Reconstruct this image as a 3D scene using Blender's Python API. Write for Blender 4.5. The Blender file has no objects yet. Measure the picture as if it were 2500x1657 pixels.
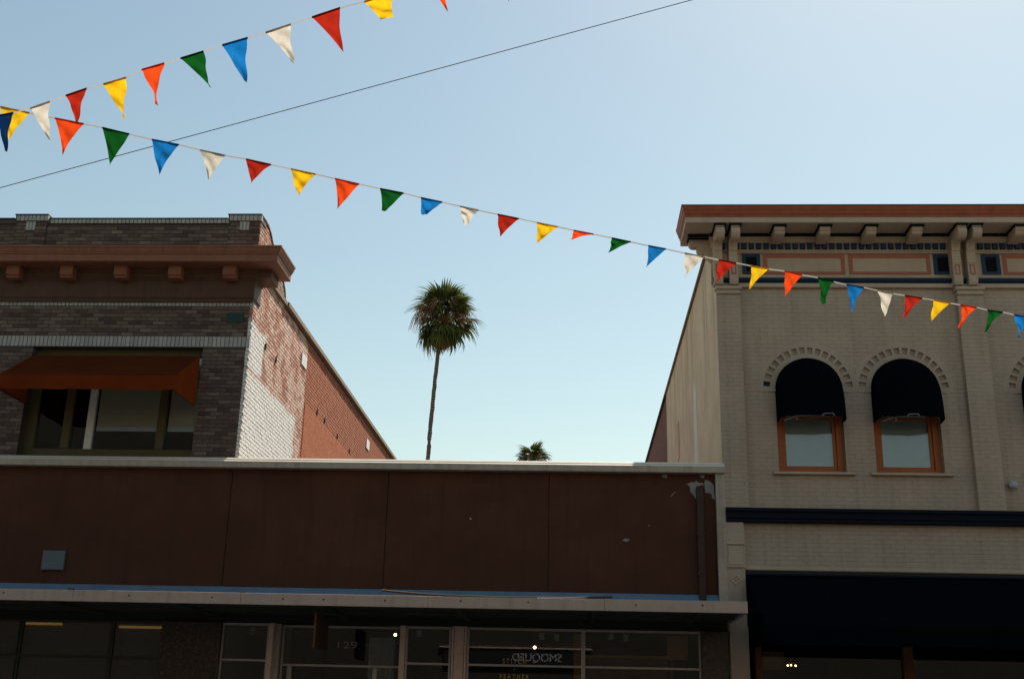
import bpy, math, random
from mathutils import Vector, Matrix
from mathutils.geometry import tessellate_polygon

R = math.radians
scene = bpy.context.scene
C = scene.collection

# ------------------------------------------------------------------ camera
cam_data = bpy.data.cameras.new("camera")
cam_data.sensor_width = 36.0
cam_data.lens = 40.22
cam_data.clip_start = 0.05
cam_data.clip_end = 5000.0
cam = bpy.data.objects.new("camera", cam_data)
C.objects.link(cam)
MR = ((0.998475, 0.005179, -0.054969), (0.050613, 0.311998, 0.948734), (0.022064, -0.950068, 0.31126))
m4 = Matrix.Identity(4)
for i in range(3):
    m4[i][0] = MR[i][0]; m4[i][1] = -MR[i][1]; m4[i][2] = -MR[i][2]
m4[0][3], m4[1][3], m4[2][3] = 0.0, 0.0, 1.6
cam.matrix_world = m4
scene.camera = cam

# ------------------------------------------------------------------ sky, sun, exposure
SUN = Vector((1.0, 2.1, 3.0)).normalized()          # towards the sun: behind the roofs, to the right
SUN_ELEV = math.asin(SUN.z)
SUN_ROT = math.atan2(SUN.x, SUN.y)
world = bpy.data.worlds.new("World")
scene.world = world
world.use_nodes = True
wn, wl = world.node_tree.nodes, world.node_tree.links
wn.clear()
wo = wn.new("ShaderNodeOutputWorld")
wb = wn.new("ShaderNodeBackground")
ws = wn.new("ShaderNodeTexSky")
ws.sky_type = "NISHITA"
ws.sun_disc = False
ws.sun_elevation = SUN_ELEV
ws.sun_rotation = SUN_ROT
ws.altitude = 50.0
ws.air_density = 1.5
ws.dust_density = 0.55
ws.ozone_density = 1.0
wb.inputs["Strength"].default_value = 0.080
wt = wn.new("ShaderNodeMix"); wt.data_type = "RGBA"; wt.blend_type = "MULTIPLY"      # warm film balance over the whole sky
wt.inputs[0].default_value = 1.0
wt.inputs[7].default_value = (1.06, 1.02, 0.86, 1.0)
wl.new(ws.outputs["Color"], wt.inputs[6])
wl.new(wt.outputs[2], wb.inputs["Color"])
wl.new(wb.outputs["Background"], wo.inputs["Surface"])
sd = bpy.data.lights.new("sun", "SUN")
sd.energy = 5.0
sd.angle = R(0.53)
sd.color = (1.0, 0.945, 0.86)
so = bpy.data.objects.new("sun", sd)
C.objects.link(so)
so.rotation_euler = (-SUN).to_track_quat("-Z", "Y").to_euler()
so.location = (20, 40, 60)
scene.view_settings.view_transform = "Standard"
scene.view_settings.look = "None"
scene.view_settings.exposure = 0.66
scene.view_settings.gamma = 1.0
scene.view_settings.use_curve_mapping = False
scene.render.engine = "CYCLES"
scene.cycles.use_denoising = True
scene.cycles.max_bounces = 8
scene.cycles.transparent_max_bounces = 12
scene.cycles.caustics_reflective = False
scene.cycles.caustics_refractive = False

# ------------------------------------------------------------------ helpers: objects
def link(o, parent=None):
    C.objects.link(o)
    if parent is not None:
        o.parent = parent
    return o

def tag(o, label=None, cat=None, group=None, kind=None):
    if label: o["label"] = label
    if cat: o["category"] = cat
    if group: o["group"] = group
    if kind: o["kind"] = kind
    return o

def empty(name, loc=(0, 0, 0)):
    o = bpy.data.objects.new(name, None)
    o.empty_display_size = 0.2
    C.objects.link(o)
    o.location = loc
    return o

class MB:
    """collects shapes and links them as one mesh object; coordinates are metres in the street"""
    def __init__(self):
        self.v = []; self.f = []
    def add(self, vs, fs):
        n = len(self.v)
        self.v += [tuple(p) for p in vs]
        self.f += [tuple(i + n for i in f) for f in fs]
        return self
    def box(self, x0, x1, y0, y1, z0, z1, back=True):
        vs = [(x0, y0, z0), (x1, y0, z0), (x1, y1, z0), (x0, y1, z0), (x0, y0, z1), (x1, y0, z1), (x1, y1, z1), (x0, y1, z1)]
        fs = [(0, 1, 5, 4), (1, 2, 6, 5), (3, 0, 4, 7), (4, 5, 6, 7), (3, 2, 1, 0)]
        if back: fs.append((2, 3, 7, 6))
        return self.add(vs, fs)
    def bbox(self, x0, x1, y0, y1, z0, z1, b=0.006):
        """box with chamfered front (-y) edges"""
        vs = [(x0, y1, z0), (x1, y1, z0), (x1, y1, z1), (x0, y1, z1),
              (x0, y0 + b, z0), (x1, y0 + b, z0), (x1, y0 + b, z1), (x0, y0 + b, z1),
              (x0 + b, y0, z0 + b), (x1 - b, y0, z0 + b), (x1 - b, y0, z1 - b), (x0 + b, y0, z1 - b)]
        fs = [(0, 3, 2, 1), (8, 9, 10, 11)]
        for i in range(4):
            j = (i + 1) % 4
            fs += [(i, j, 4 + j, 4 + i), (4 + i, 4 + j, 8 + j, 8 + i)]
        return self.add(vs, fs)
    def ext_x(self, prof, x0, x1):
        """closed (y,z) outline pushed along x"""
        n = len(prof)
        vs = [(x0, y, z) for y, z in prof] + [(x1, y, z) for y, z in prof]
        fs = [(i, (i + 1) % n, n + (i + 1) % n, n + i) for i in range(n)]
        base = len(self.v)
        self.add(vs, fs)
        for off, flip in ((0, True), (n, False)):
            for t in tessellate_polygon([[Vector((0, y, z)) for y, z in prof]]):
                t = t[::-1] if flip else t
                self.f.append(tuple(base + off + i for i in t))
        return self
    def ext_y(self, prof, y0, y1, holes=()):
        """closed (x,z) outline, with holes, pushed along y"""
        loops = [list(prof)] + [list(h) for h in holes]
        flat = [p for l in loops for p in l]
        n = len(flat); base = len(self.v)
        self.add([(x, y0, z) for x, z in flat] + [(x, y1, z) for x, z in flat], [])
        for t in tessellate_polygon([[Vector((x, z, 0)) for x, z in l] for l in loops]):
            self.f.append(tuple(base + i for i in t)); self.f.append(tuple(base + n + i for i in t[::-1]))
        s = 0
        for l in loops:
            k = len(l)
            for i in range(k):
                a, b = base + s + i, base + s + (i + 1) % k
                self.f.append((a, b, b + n, a + n))
            s += k
        return self
    def wrap_corner(self, prof, x_far, cx, cy, y_back, side=1):
        """moulding with outline (out, z) running along the front at y = cy and returning round the corner cx"""
        n = len(prof); base = len(self.v)
        for o, z in prof: self.v.append((x_far, cy - o, z))
        for o, z in prof: self.v.append((cx + side * o, cy - o, z))
        for o, z in prof: self.v.append((cx + side * o, y_back, z))
        for s in range(2):
            for i in range(n):
                j = (i + 1) % n
                self.f.append((base + s * n + i, base + s * n + j, base + (s + 1) * n + j, base + (s + 1) * n + i))
        for off in (0, 2 * n):
            for t in tessellate_polygon([[Vector((o, z, 0)) for o, z in prof]]):
                self.f.append(tuple(base + off + i for i in t))
        return self
    def tube(self, pts, r, sides=8, r1=None):
        pts = [Vector(p) for p in pts]
        base = len(self.v); n = len(pts)
        up = Vector((0, 0, 1))
        for k, p in enumerate(pts):
            d = (pts[min(k + 1, n - 1)] - pts[max(k - 1, 0)]).normalized()
            a = d.cross(up)
            if a.length < 1e-3: a = d.cross(Vector((1, 0, 0)))
            a.normalize(); b = d.cross(a).normalized()
            rr = r if r1 is None else r + (r1 - r) * k / max(1, n - 1)
            if callable(r): rr = r(k / max(1, n - 1))
            for s in range(sides):
                t = 2 * math.pi * s / sides
                self.v.append(tuple(p + a * (rr * math.cos(t)) + b * (rr * math.sin(t))))
        for k in range(n - 1):
            for s in range(sides):
                s2 = (s + 1) % sides
                self.f.append((base + k * sides + s, base + k * sides + s2, base + (k + 1) * sides + s2, base + (k + 1) * sides + s))
        self.f.append(tuple(base + s for s in range(sides))[::-1])
        self.f.append(tuple(base + (n - 1) * sides + s for s in range(sides)))
        return self
    def ball(self, c, r, nu=12, nv=8, sz=1.0):
        base = len(self.v)
        for j in range(nv + 1):
            ph = math.pi * j / nv
            for i in range(nu):
                th = 2 * math.pi * i / nu
                self.v.append((c[0] + r * math.sin(ph) * math.cos(th), c[1] + r * math.sin(ph) * math.sin(th), c[2] + r * sz * math.cos(ph)))
        for j in range(nv):
            for i in range(nu):
                i2 = (i + 1) % nu
                self.f.append((base + j * nu + i, base + (j + 1) * nu + i, base + (j + 1) * nu + i2, base + j * nu + i2))
        return self
    def mesh(self, name, mat=None, smooth=False):
        me = bpy.data.meshes.new(name)
        me.from_pydata(self.v, [], self.f)
        me.validate()
        import bmesh
        bm = bmesh.new(); bm.from_mesh(me)
        bmesh.ops.recalc_face_normals(bm, faces=bm.faces)
        bm.to_mesh(me); bm.free()
        if mat: me.materials.append(mat)
        if smooth:
            for p in me.polygons: p.use_smooth = True
        return me
    def build(self, name, mat, parent=None, smooth=False, kind=None):
        o = bpy.data.objects.new(name, self.mesh(name, mat, smooth))
        link(o, parent)
        if kind: o["kind"] = kind
        return o

def child_at(name, me, parent, loc, kind=None):
    o = bpy.data.objects.new(name, me)
    C.objects.link(o); o.parent = parent; o.location = loc
    return o

# ------------------------------------------------------------------ helpers: materials
class NT:
    def __init__(self, name):
        self.m = bpy.data.materials.new(name)
        self.m.use_nodes = True
        self.t = self.m.node_tree
        self.t.nodes.clear()
        self.out = self.t.nodes.new("ShaderNodeOutputMaterial")
    def n(self, kind, **kw):
        nd = self.t.nodes.new("ShaderNode" + kind)
        for k, v in kw.items(): setattr(nd, k, v)
        return nd
    def l(self, a, b): self.t.links.new(a, b)
    def math(self, op, a, b=0.0, clamp=False):
        nd = self.n("Math", operation=op); nd.use_clamp = clamp
        for i, v in enumerate((a, b)):
            if hasattr(v, "links"): self.l(v, nd.inputs[i])
            else: nd.inputs[i].default_value = v
        return nd.outputs[0]
    def mix(self, fac, a, b, mode="MIX"):
        nd = self.n("Mix", data_type="RGBA", blend_type=mode)
        for i, v in ((0, fac), (6, a), (7, b)):
            if hasattr(v, "links"): self.l(v, nd.inputs[i])
            elif i == 0: nd.inputs[0].default_value = v
            else: nd.inputs[i].default_value = (*v, 1.0) if len(v) == 3 else v
        return nd.outputs[2]
    def pos(self):
        return self.n("NewGeometry").outputs["Position"]
    def noise(self, scale, detail=4.0, rough=0.55, vec=None, dims=None):
        nd = self.n("TexNoise")
        nd.inputs["Scale"].default_value = scale
        nd.inputs["Detail"].default_value = detail
        nd.inputs["Roughness"].default_value = rough
        v = vec if vec is not None else self.pos()
        self.l(v, nd.inputs["Vector"])
        return nd.outputs[0]
    def scaled(self, sx, sy, sz, vec=None):
        nd = self.n("VectorMath", operation="MULTIPLY")
        self.l(vec if vec is not None else self.pos(), nd.inputs[0])
        nd.inputs[1].default_value = (sx, sy, sz)
        return nd.outputs[0]
    def ramp(self, fac, stops):
        nd = self.n("ValToRGB")
        els = nd.color_ramp.elements
        while len(els) < len(stops): els.new(0.5)
        for e, (p, c) in zip(els, stops):
            e.position = p
            e.color = (c, c, c, 1) if isinstance(c, (int, float)) else (*c, 1)
        self.l(fac, nd.inputs[0])
        return nd.outputs[0]
    def xyz(self):
        s = self.n("SeparateXYZ"); self.l(self.pos(), s.inputs[0]); return s.outputs
    def smooth(self, v, lo, hi):
        nd = self.n("MapRange"); nd.interpolation_type = "SMOOTHSTEP"
        self.l(v, nd.inputs[0]); nd.inputs[1].default_value = lo; nd.inputs[2].default_value = hi
        nd.inputs[3].default_value = 0.0; nd.inputs[4].default_value = 1.0
        return nd.outputs[0]
    def rand(self):
        """a value for each brick: by loose island where many are joined, by object where each is its own"""
        g = self.n("NewGeometry").outputs["Random Per Island"]
        o = self.n("ObjectInfo").outputs["Random"]
        return self.math("FRACT", self.math("ADD", g, o))
    def finish(self, color, rough=0.8, bump=None, bump_d=0.01, bump_s=0.5, metal=0.0, spec=0.3, coat=0.0):
        b = self.n("BsdfPrincipled")
        if hasattr(color, "links"): self.l(color, b.inputs["Base Color"])
        else: b.inputs["Base Color"].default_value = (*color, 1)
        if hasattr(rough, "links"): self.l(rough, b.inputs["Roughness"])
        else: b.inputs["Roughness"].default_value = rough
        b.inputs["Metallic"].default_value = metal
        b.inputs["Specular IOR Level"].default_value = spec
        if bump is not None:
            bp = self.n("Bump")
            bp.inputs["Strength"].default_value = bump_s
            bp.inputs["Distance"].default_value = bump_d
            self.l(bump, bp.inputs["Height"])
            self.l(bp.outputs[0], b.inputs["Normal"])
        self.l(b.outputs[0], self.out.inputs["Surface"])
        return self.m

def painted(name, col, rough=0.6, wear=0.12, scale=6.0, streak=0.0, spec=0.3, metal=0.0, bump=0.002):
    t = NT(name)
    a = t.noise(scale, 5.0, 0.6)
    c = t.mix(t.ramp(a, [(0.35, 0.0), (0.7, 1.0)]), tuple(x * (1 - wear) for x in col), tuple(min(1, x * (1 + wear)) for x in col))
    fine = t.noise(90.0, 3.0, 0.6)
    c = t.mix(0.35, c, t.mix(t.ramp(fine, [(0.3, 0.0), (0.7, 1.0)]), tuple(x * 0.75 for x in col), tuple(min(1, x * 1.2) for x in col)))
    if streak > 0:
        s = t.noise(1.0, 4.0, 0.6, t.scaled(9.0, 9.0, 0.8))
        c = t.mix(t.math("MULTIPLY", t.ramp(s, [(0.5, 0.0), (0.68, 1.0)]), streak), c, tuple(x * 0.45 for x in col))
    return t.finish(c, rough, t.noise(60.0, 3.0), bump, 0.5, metal, spec)

def brick_mat(name, cols, jitter=0.16, rough=0.85):
    t = NT(name)
    r = t.rand()
    n = len(cols)
    c = t.ramp(r, [((i + 0.5) / n, cols[i]) for i in range(n)])
    d = t.noise(24.0, 5.0, 0.65)
    c = t.mix(t.ramp(d, [(0.35, 0.0), (0.75, 1.0)]), c, t.mix(1.0, c, (1.0 - jitter * 2, 1.0 - jitter * 2, 1.0 - jitter * 2), "MULTIPLY"))
    return t.finish(c, rough, t.noise(110.0, 4.0, 0.7), 0.003, 0.6)

# ------------------------------------------------------------------ materials
M = {}
M["front_brick"] = brick_mat("dark_face_brick", [(0.115, 0.075, 0.058), (0.185, 0.125, 0.098), (0.15, 0.10, 0.078), (0.255, 0.18, 0.145), (0.13, 0.082, 0.064), (0.20, 0.135, 0.105), (0.09, 0.06, 0.05)])
M["mortar"] = painted("grey_mortar", (0.085, 0.066, 0.058), 0.95, 0.2, 30.0)
M["white_brick"] = brick_mat("glazed_white_brick", [(0.40, 0.38, 0.345), (0.48, 0.455, 0.41), (0.36, 0.34, 0.31), (0.44, 0.415, 0.375)], 0.1, 0.5)
M["white_mortar"] = painted("dark_joint", (0.09, 0.075, 0.06), 0.95)

def side_paint(name, mortar=False):
    """old party wall: white paint low by the front corner, scraped pink brick above, brick-red paint further back"""
    t = NT(name)
    x, y, z = t.xyz()
    wob = t.math("MULTIPLY", t.math("SUBTRACT", t.noise(1.6, 6.0, 0.65), 0.5), 0.75)
    y2 = t.math("ADD", y, wob); z2 = t.math("ADD", z, t.math("MULTIPLY", wob, 0.55))
    r = t.rand()
    # bare brick colours
    bare = t.ramp(r, [(0.0, (0.33, 0.12, 0.07)), (0.3, (0.42, 0.17, 0.10)), (0.6, (0.50, 0.23, 0.15)), (1.0, (0.36, 0.13, 0.08))])
    pale = t.ramp(r, [(0.0, (0.62, 0.44, 0.35)), (0.5, (0.70, 0.53, 0.43)), (1.0, (0.58, 0.38, 0.29))])
    blot = t.noise(2.4, 6.0, 0.62)
    scr = t.ramp(t.math("ADD", t.math("MULTIPLY", t.math("SUBTRACT", r, 0.5), 0.16), blot), [(0.42, 0.12), (0.56, 0.9)])
    scraped = t.mix(scr, bare, pale)
    white = t.mix(t.ramp(t.noise(2.5, 8.0, 0.7), [(0.5, 0.0), (0.8, 1.0)]), (0.76, 0.73, 0.67), (0.66, 0.60, 0.53))
    fl = t.ramp(t.noise(14.0, 6.0, 0.75), [(0.70, 0.0), (0.73, 1.0)])
    white = t.mix(t.math("MULTIPLY", fl, 0.8), white, (0.5, 0.3, 0.22))
    low = t.math("SUBTRACT", 1.0, t.smooth(z2, 6.98, 7.10))
    lowy = t.math("SUBTRACT", 1.0, t.smooth(y2, 21.5, 21.75))
    blk_a = t.math("MULTIPLY", t.math("SUBTRACT", 1.0, t.smooth(z2, 7.82, 7.92)), t.math("SUBTRACT", 1.0, t.smooth(y2, 19.0, 19.15)))
    gap = t.math("SUBTRACT", 1.0, t.math("MULTIPLY", t.smooth(z2, 7.02, 7.05), t.math("SUBTRACT", 1.0, t.smooth(z2, 7.08, 7.12))))
    wm = t.math("MAXIMUM", t.math("MULTIPLY", low, lowy), t.math("MULTIPLY", blk_a, gap))
    c = t.mix(wm, scraped, white)
    red = t.mix(t.ramp(t.noise(5.0, 6.0, 0.7), [(0.3, 0.0), (0.75, 1.0)]), (0.32, 0.098, 0.045), (0.44, 0.155, 0.078))
    red = t.mix(0.3, red, t.mix(1.0, bare, (0.85, 0.8, 0.7), "MULTIPLY"))
    rm = t.smooth(t.math("ADD", y, t.math("MULTIPLY", wob, 0.12)), 22.2, 22.3)
    c = t.mix(rm, c, red)
    # soot under the coping
    soot = t.math("MULTIPLY", t.smooth(t.math("ADD", z, t.math("MULTIPLY", wob, 0.5)), 8.55, 8.95), t.ramp(t.noise(2.0, 5.0), [(0.4, 0.0), (0.6, 0.6)]))
    c = t.mix(soot, c, (0.12, 0.06, 0.04))
    if mortar:
        c = t.mix(0.6, c, (0.10, 0.055, 0.04))
    return t.finish(c, 0.9, t.noise(70.0, 5.0, 0.7), 0.006, 0.7, spec=0.15)

M["side_brick"] = side_paint("party_wall_brick")
M["side_mortar"] = side_paint("party_wall_mortar", True)
def parge():
    t = NT("brick_red_parging")
    c = t.mix(t.ramp(t.noise(4.0, 7.0, 0.72), [(0.3, 0.0), (0.75, 1.0)]), (0.33, 0.105, 0.048), (0.45, 0.16, 0.082))
    return t.finish(c, 0.95, t.noise(22.0, 6.0, 0.75), 0.03, 0.8, spec=0.1)
M["parge"] = parge()
M["terracotta"] = painted("brown_cornice_paint", (0.26, 0.102, 0.058), 0.6, 0.12, 5.0, 0.35)
M["shaded_frieze"] = painted("shaded_brown_frieze", (0.095, 0.045, 0.024), 0.6, 0.15, 5.0, 0.35)  # cornice brown darkened to carry the shade under the soffit
M["coping_stone"] = painted("tan_coping", (0.24, 0.165, 0.105), 0.9, 0.25, 9.0, 0.4)
M["black"] = painted("black_flashing", (0.012, 0.011, 0.011), 0.6)
M["iron"] = painted("rusty_iron", (0.06, 0.032, 0.022), 0.8)
M["white_plate"] = painted("white_enamel", (0.72, 0.68, 0.62), 0.5, 0.1)
M["green_plate"] = painted("verdigris_plate", (0.012, 0.045, 0.038), 0.5, 0.3, 20.0)
M["ochre_wood"] = painted("dark_ochre_window_paint", (0.10, 0.075, 0.028), 0.55, 0.15)
M["white_wood"] = painted("white_window_paint", (0.72, 0.70, 0.66), 0.55)
M["blind"] = painted("roller_blind_fabric", (0.86, 0.76, 0.56), 0.9, 0.05, 3.0)
M["blind_hem"] = painted("blind_hem", (0.85, 0.84, 0.86), 0.7, 0.05)
def fabric(name, col, trans=0.3, rough=0.9):
    t = NT(name)
    w = t.noise(220.0, 2.0, 0.6)
    big = t.noise(2.2, 5.0, 0.6)
    c = t.mix(t.ramp(big, [(0.35, 0.0), (0.7, 1.0)]), tuple(v * 0.82 for v in col), tuple(min(1, v * 1.12) for v in col))
    c = t.mix(t.math("MULTIPLY", w, 0.3), c, tuple(v * 0.6 for v in col))
    d = t.n("BsdfDiffuse"); t.l(c, d.inputs[0]); d.inputs[1].default_value = 0.5
    tr = t.n("BsdfTranslucent"); t.l(c, tr.inputs[0])
    mx = t.n("MixShader"); mx.inputs[0].default_value = trans
    t.l(d.outputs[0], mx.inputs[1]); t.l(tr.outputs[0], mx.inputs[2])
    t.l(mx.outputs[0], t.out.inputs["Surface"])
    return t.m
M["rust_canvas"] = fabric("rust_awning_canvas", (0.26, 0.048, 0.011), 0.25)
M["dark_canvas"] = fabric("dark_awning_top", (0.115, 0.028, 0.010), 0.15)  # awning slope, a darker brown than the valance
M["navy_canvas"] = fabric("black_navy_canvas", (0.0045, 0.0055, 0.0085), 0.03)
def glass(name="window_glass", ior=1.55, tint=(0.9, 0.94, 0.95), wave=0.0):
    t = NT(name)
    f = t.n("Fresnel"); f.inputs[0].default_value = ior
    bp = t.n("Bump"); bp.inputs["Strength"].default_value = wave; bp.inputs["Distance"].default_value = 0.02
    t.l(t.noise(1.1, 2.0, 0.5), bp.inputs["Height"])
    tr = t.n("BsdfTransparent"); tr.inputs[0].default_value = (*tint, 1)
    gl = t.n("BsdfGlossy"); gl.inputs["Roughness"].default_value = 0.015
    t.l(bp.outputs[0], gl.inputs["Normal"])
    mx = t.n("MixShader"); t.l(f.outputs[0], mx.inputs[0])
    t.l(tr.outputs[0], mx.inputs[1]); t.l(gl.outputs[0], mx.inputs[2])
    t.l(mx.outputs[0], t.out.inputs["Surface"])
    return t.m
M["glass"] = glass()
M["glass_strong"] = glass("old_wavy_glass", 1.75, (0.9, 0.94, 0.94), 0.05)
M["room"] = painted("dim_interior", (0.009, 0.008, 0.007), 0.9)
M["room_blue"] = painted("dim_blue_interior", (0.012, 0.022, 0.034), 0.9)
# shop
def panel_mat():
    t = NT("brown_stucco")
    c = t.mix(t.ramp(t.noise(1.3, 6.0, 0.62), [(0.3, 0.0), (0.72, 1.0)]), (0.088, 0.036, 0.021), (0.128, 0.050, 0.029))
    c = t.mix(t.ramp(t.noise(160.0, 3.0, 0.7), [(0.35, 0.0), (0.7, 0.5)]), c, (0.055, 0.022, 0.017))
    s = t.noise(1.0, 5.0, 0.6, t.scaled(7.0, 7.0, 0.5))
    c = t.mix(t.ramp(s, [(0.52, 0.0), (0.74, 0.35)]), c, (0.045, 0.02, 0.014))
    return t.finish(c, 0.9, t.noise(140.0, 4.0, 0.7), 0.006, 0.7, spec=0.15)
M["panel"] = panel_mat()
M["beige_trim"] = painted("beige_trim_paint", (0.46, 0.375, 0.285), 0.6, 0.14, 7.0, 0.4)
M["pale_trim"] = painted("sunlit_coping_edge", (0.82, 0.70, 0.56), 0.5, 0.08)
M["brown_pipe"] = painted("brown_downpipe_paint", (0.042, 0.019, 0.013), 0.5, 0.1)
M["patch"] = painted("bare_plaster", (0.32, 0.29, 0.275), 0.9, 0.3, 18.0)
M["grey_plate"] = painted("grey_vent_paint", (0.13, 0.155, 0.165), 0.5, 0.1)
M["flashing"] = painted("galvanised_flashing", (0.13, 0.20, 0.28), 0.45, 0.12, 3.0, 0.3, 0.5, 0.0)
M["fascia"] = painted("pinkish_beige_fascia", (0.50, 0.37, 0.29), 0.6, 0.12, 4.0, 0.3)
M["soffit"] = painted("dark_green_soffit", (0.050, 0.052, 0.036), 0.8, 0.25, 5.0)
M["alu"] = painted("dull_aluminium", (0.42, 0.37, 0.34), 0.45, 0.1, 10.0, 0.0, 0.5, 0.2)
M["beige_post"] = painted("pink_beige_post", (0.68, 0.50, 0.42), 0.6, 0.12, 8.0)
M["granite"] = None
def granite():
    t = NT("mottled_brown_granite")
    v = t.n("TexVoronoi"); v.inputs["Scale"].default_value = 45.0
    t.l(t.pos(), v.inputs["Vector"])
    c = t.mix(t.ramp(v.outputs[0], [(0.1, 0.0), (0.6, 1.0)]), (0.085, 0.05, 0.025), (0.02, 0.014, 0.009))
    c = t.mix(t.ramp(t.noise(18.0, 6.0, 0.7), [(0.5, 0.0), (0.7, 1.0)]), c, (0.13, 0.07, 0.035))
    return t.finish(c, 0.35, spec=0.4)
M["granite"] = granite()
M["gold"] = painted("gold_leaf_lettering", (0.62, 0.46, 0.16), 0.4, 0.05, 10.0, 0.0, 0.5, 0.3)
M["white_letter"] = painted("white_vinyl_lettering", (0.36, 0.30, 0.25), 0.6, 0.05)
M["oak"] = painted("yellow_oak_board", (0.42, 0.20, 0.035), 0.6, 0.2, 8.0)
M["dark_oak"] = painted("brown_display_board", (0.13, 0.05, 0.018), 0.7, 0.2, 8.0)
M["yellow_trim"] = painted("faded_yellow_edge", (0.55, 0.47, 0.26), 0.5, 0.1)
def emit(name, col, s):
    t = NT(name)
    e = t.n("Emission"); e.inputs[0].default_value = (*col, 1); e.inputs[1].default_value = s
    t.l(e.outputs[0], t.out.inputs["Surface"])
    return t.m
M["bulb"] = emit("warm_bulb", (1.0, 0.62, 0.25), 6.0)
M["tube_glow"] = emit("dim_amber_tube", (1.0, 0.50, 0.10), 0.08)
# cream building
CREAM = (0.50, 0.385, 0.29)
def cream_mat(name, col, stain):
    t = NT(name)
    c = t.mix(t.ramp(t.noise(1.6, 6.0, 0.62), [(0.3, 0.0), (0.72, 1.0)]), tuple(v * 0.87 for v in col), tuple(v * 1.08 for v in col))
    c = t.mix(t.ramp(t.noise(120.0, 3.0, 0.7), [(0.35, 0.35), (0.65, 0.0)]), c, tuple(v * 0.6 for v in col))
    s = t.noise(1.0, 5.0, 0.62, t.scaled(6.0, 6.0, 0.45))
    c = t.mix(t.math("MULTIPLY", t.ramp(s, [(0.5, 0.0), (0.7, 1.0)]), stain), c, (0.20, 0.145, 0.085))
    chip = t.ramp(t.noise(7.0, 8.0, 0.75), [(0.70, 0.0), (0.715, 1.0)])
    c = t.mix(t.math("MULTIPLY", chip, 0.5), c, tuple(v * 1.25 for v in col))
    return t.finish(c, 0.75, t.noise(75.0, 5.0, 0.7), 0.004, 0.6, spec=0.2)
M["cream"] = cream_mat("cream_painted_brick", CREAM, 0.2)
M["cream_joint"] = cream_mat("cream_painted_joint", tuple(v * 0.9 for v in CREAM), 0.35)
M["cream_trim"] = cream_mat("cream_trim_paint", (0.55, 0.42, 0.31), 0.15)
def cream_side():
    t = NT("stained_cream_side_wall")
    x, y, z = t.xyz()
    col = (0.76, 0.59, 0.39)
    c = t.mix(t.ramp(t.noise(1.2, 6.0, 0.65), [(0.3, 0.0), (0.72, 1.0)]), tuple(v * 0.85 for v in col), tuple(v * 1.12 for v in col))
    s = t.noise(1.0, 6.0, 0.66, t.scaled(3.5, 3.5, 0.22))
    c = t.mix(t.math("MULTIPLY", t.ramp(s, [(0.47, 0.0), (0.64, 1.0)]), t.smooth(z, 6.0, 9.2)), c, (0.50, 0.37, 0.22))
    # pale run of new plaster
    wob = t.math("MULTIPLY", t.math("SUBTRACT", t.noise(2.2, 5.0, 0.6), 0.5), 0.5)
    d = t.math("ABSOLUTE", t.math("SUBTRACT", t.math("ADD", y, wob), 21.8))
    w = t.math("MULTIPLY", t.math("SUBTRACT", 1.0, t.smooth(d, 0.22, 0.32)), t.math("SUBTRACT", 1.0, t.smooth(z, 7.55, 8.1)))
    c = t.mix(w, c, (0.80, 0.76, 0.68))
    return t.finish(c, 0.85, t.noise(9.0, 7.0, 0.72), 0.05, 0.6, spec=0.15)
M["cream_side"] = cream_side()
def far_brick():
    t = NT("far_red_brickwork")
    b = t.n("TexBrick")
    sc = t.n("VectorMath", operation="MULTIPLY")
    cmb = t.n("CombineXYZ"); x, y, z = t.xyz(); t.l(y, cmb.inputs[0]); t.l(z, cmb.inputs[1])
    t.l(cmb.outputs[0], b.inputs["Vector"])
    b.inputs["Scale"].default_value = 1.0; b.inputs["Brick Width"].default_value = 0.21; b.inputs["Row Height"].default_value = 0.068
    b.inputs["Mortar Size"].default_value = 0.006
    b.inputs["Color1"].default_value = (0.16, 0.05, 0.035, 1); b.inputs["Color2"].default_value = (0.22, 0.075, 0.05, 1); b.inputs["Mortar"].default_value = (0.12, 0.06, 0.045, 1)
    c = t.mix(t.ramp(t.noise(2.0, 6.0), [(0.4, 0.0), (0.7, 0.6)]), b.outputs[0], (0.12, 0.045, 0.035))
    return t.finish(c, 0.9)
M["far_brick"] = far_brick()
M["navy"] = painted("navy_trim_paint", (0.0035, 0.006, 0.013), 0.6, 0.15, 8.0, 0.0, 0.12)
M["navy_bright"] = painted("blue_trim_paint", (0.010, 0.034, 0.078), 0.5, 0.15, 8.0)
M["salmon"] = painted("salmon_trim_paint", (0.40, 0.125, 0.078), 0.55, 0.1, 8.0)
M["rust_paint"] = painted("brick_red_cornice_paint", (0.34, 0.085, 0.036), 0.5, 0.15, 6.0, 0.3)
M["orange_wood"] = painted("orange_brown_sash_paint", (0.42, 0.115, 0.026), 0.5, 0.12, 8.0, 0.2)
M["venetian"] = painted("white_venetian_slats", (0.80, 0.86, 0.86), 0.5, 0.05)
M["olive_cloth"] = painted("olive_curtain_cloth", (0.20, 0.175, 0.085), 0.9, 0.15, 12.0)
M["pale_curtain"] = painted("pale_curtain_cloth", (0.45, 0.43, 0.36), 0.9, 0.1, 12.0)
M["sign_wood"] = painted("dark_sign_wood", (0.045, 0.018, 0.009), 0.7, 0.2, 8.0)
M["wire"] = painted("pale_wire", (0.5, 0.5, 0.48), 0.5)
M["lamp_white"] = painted("white_lamp_globe", (0.45, 0.44, 0.43), 0.4)
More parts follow.
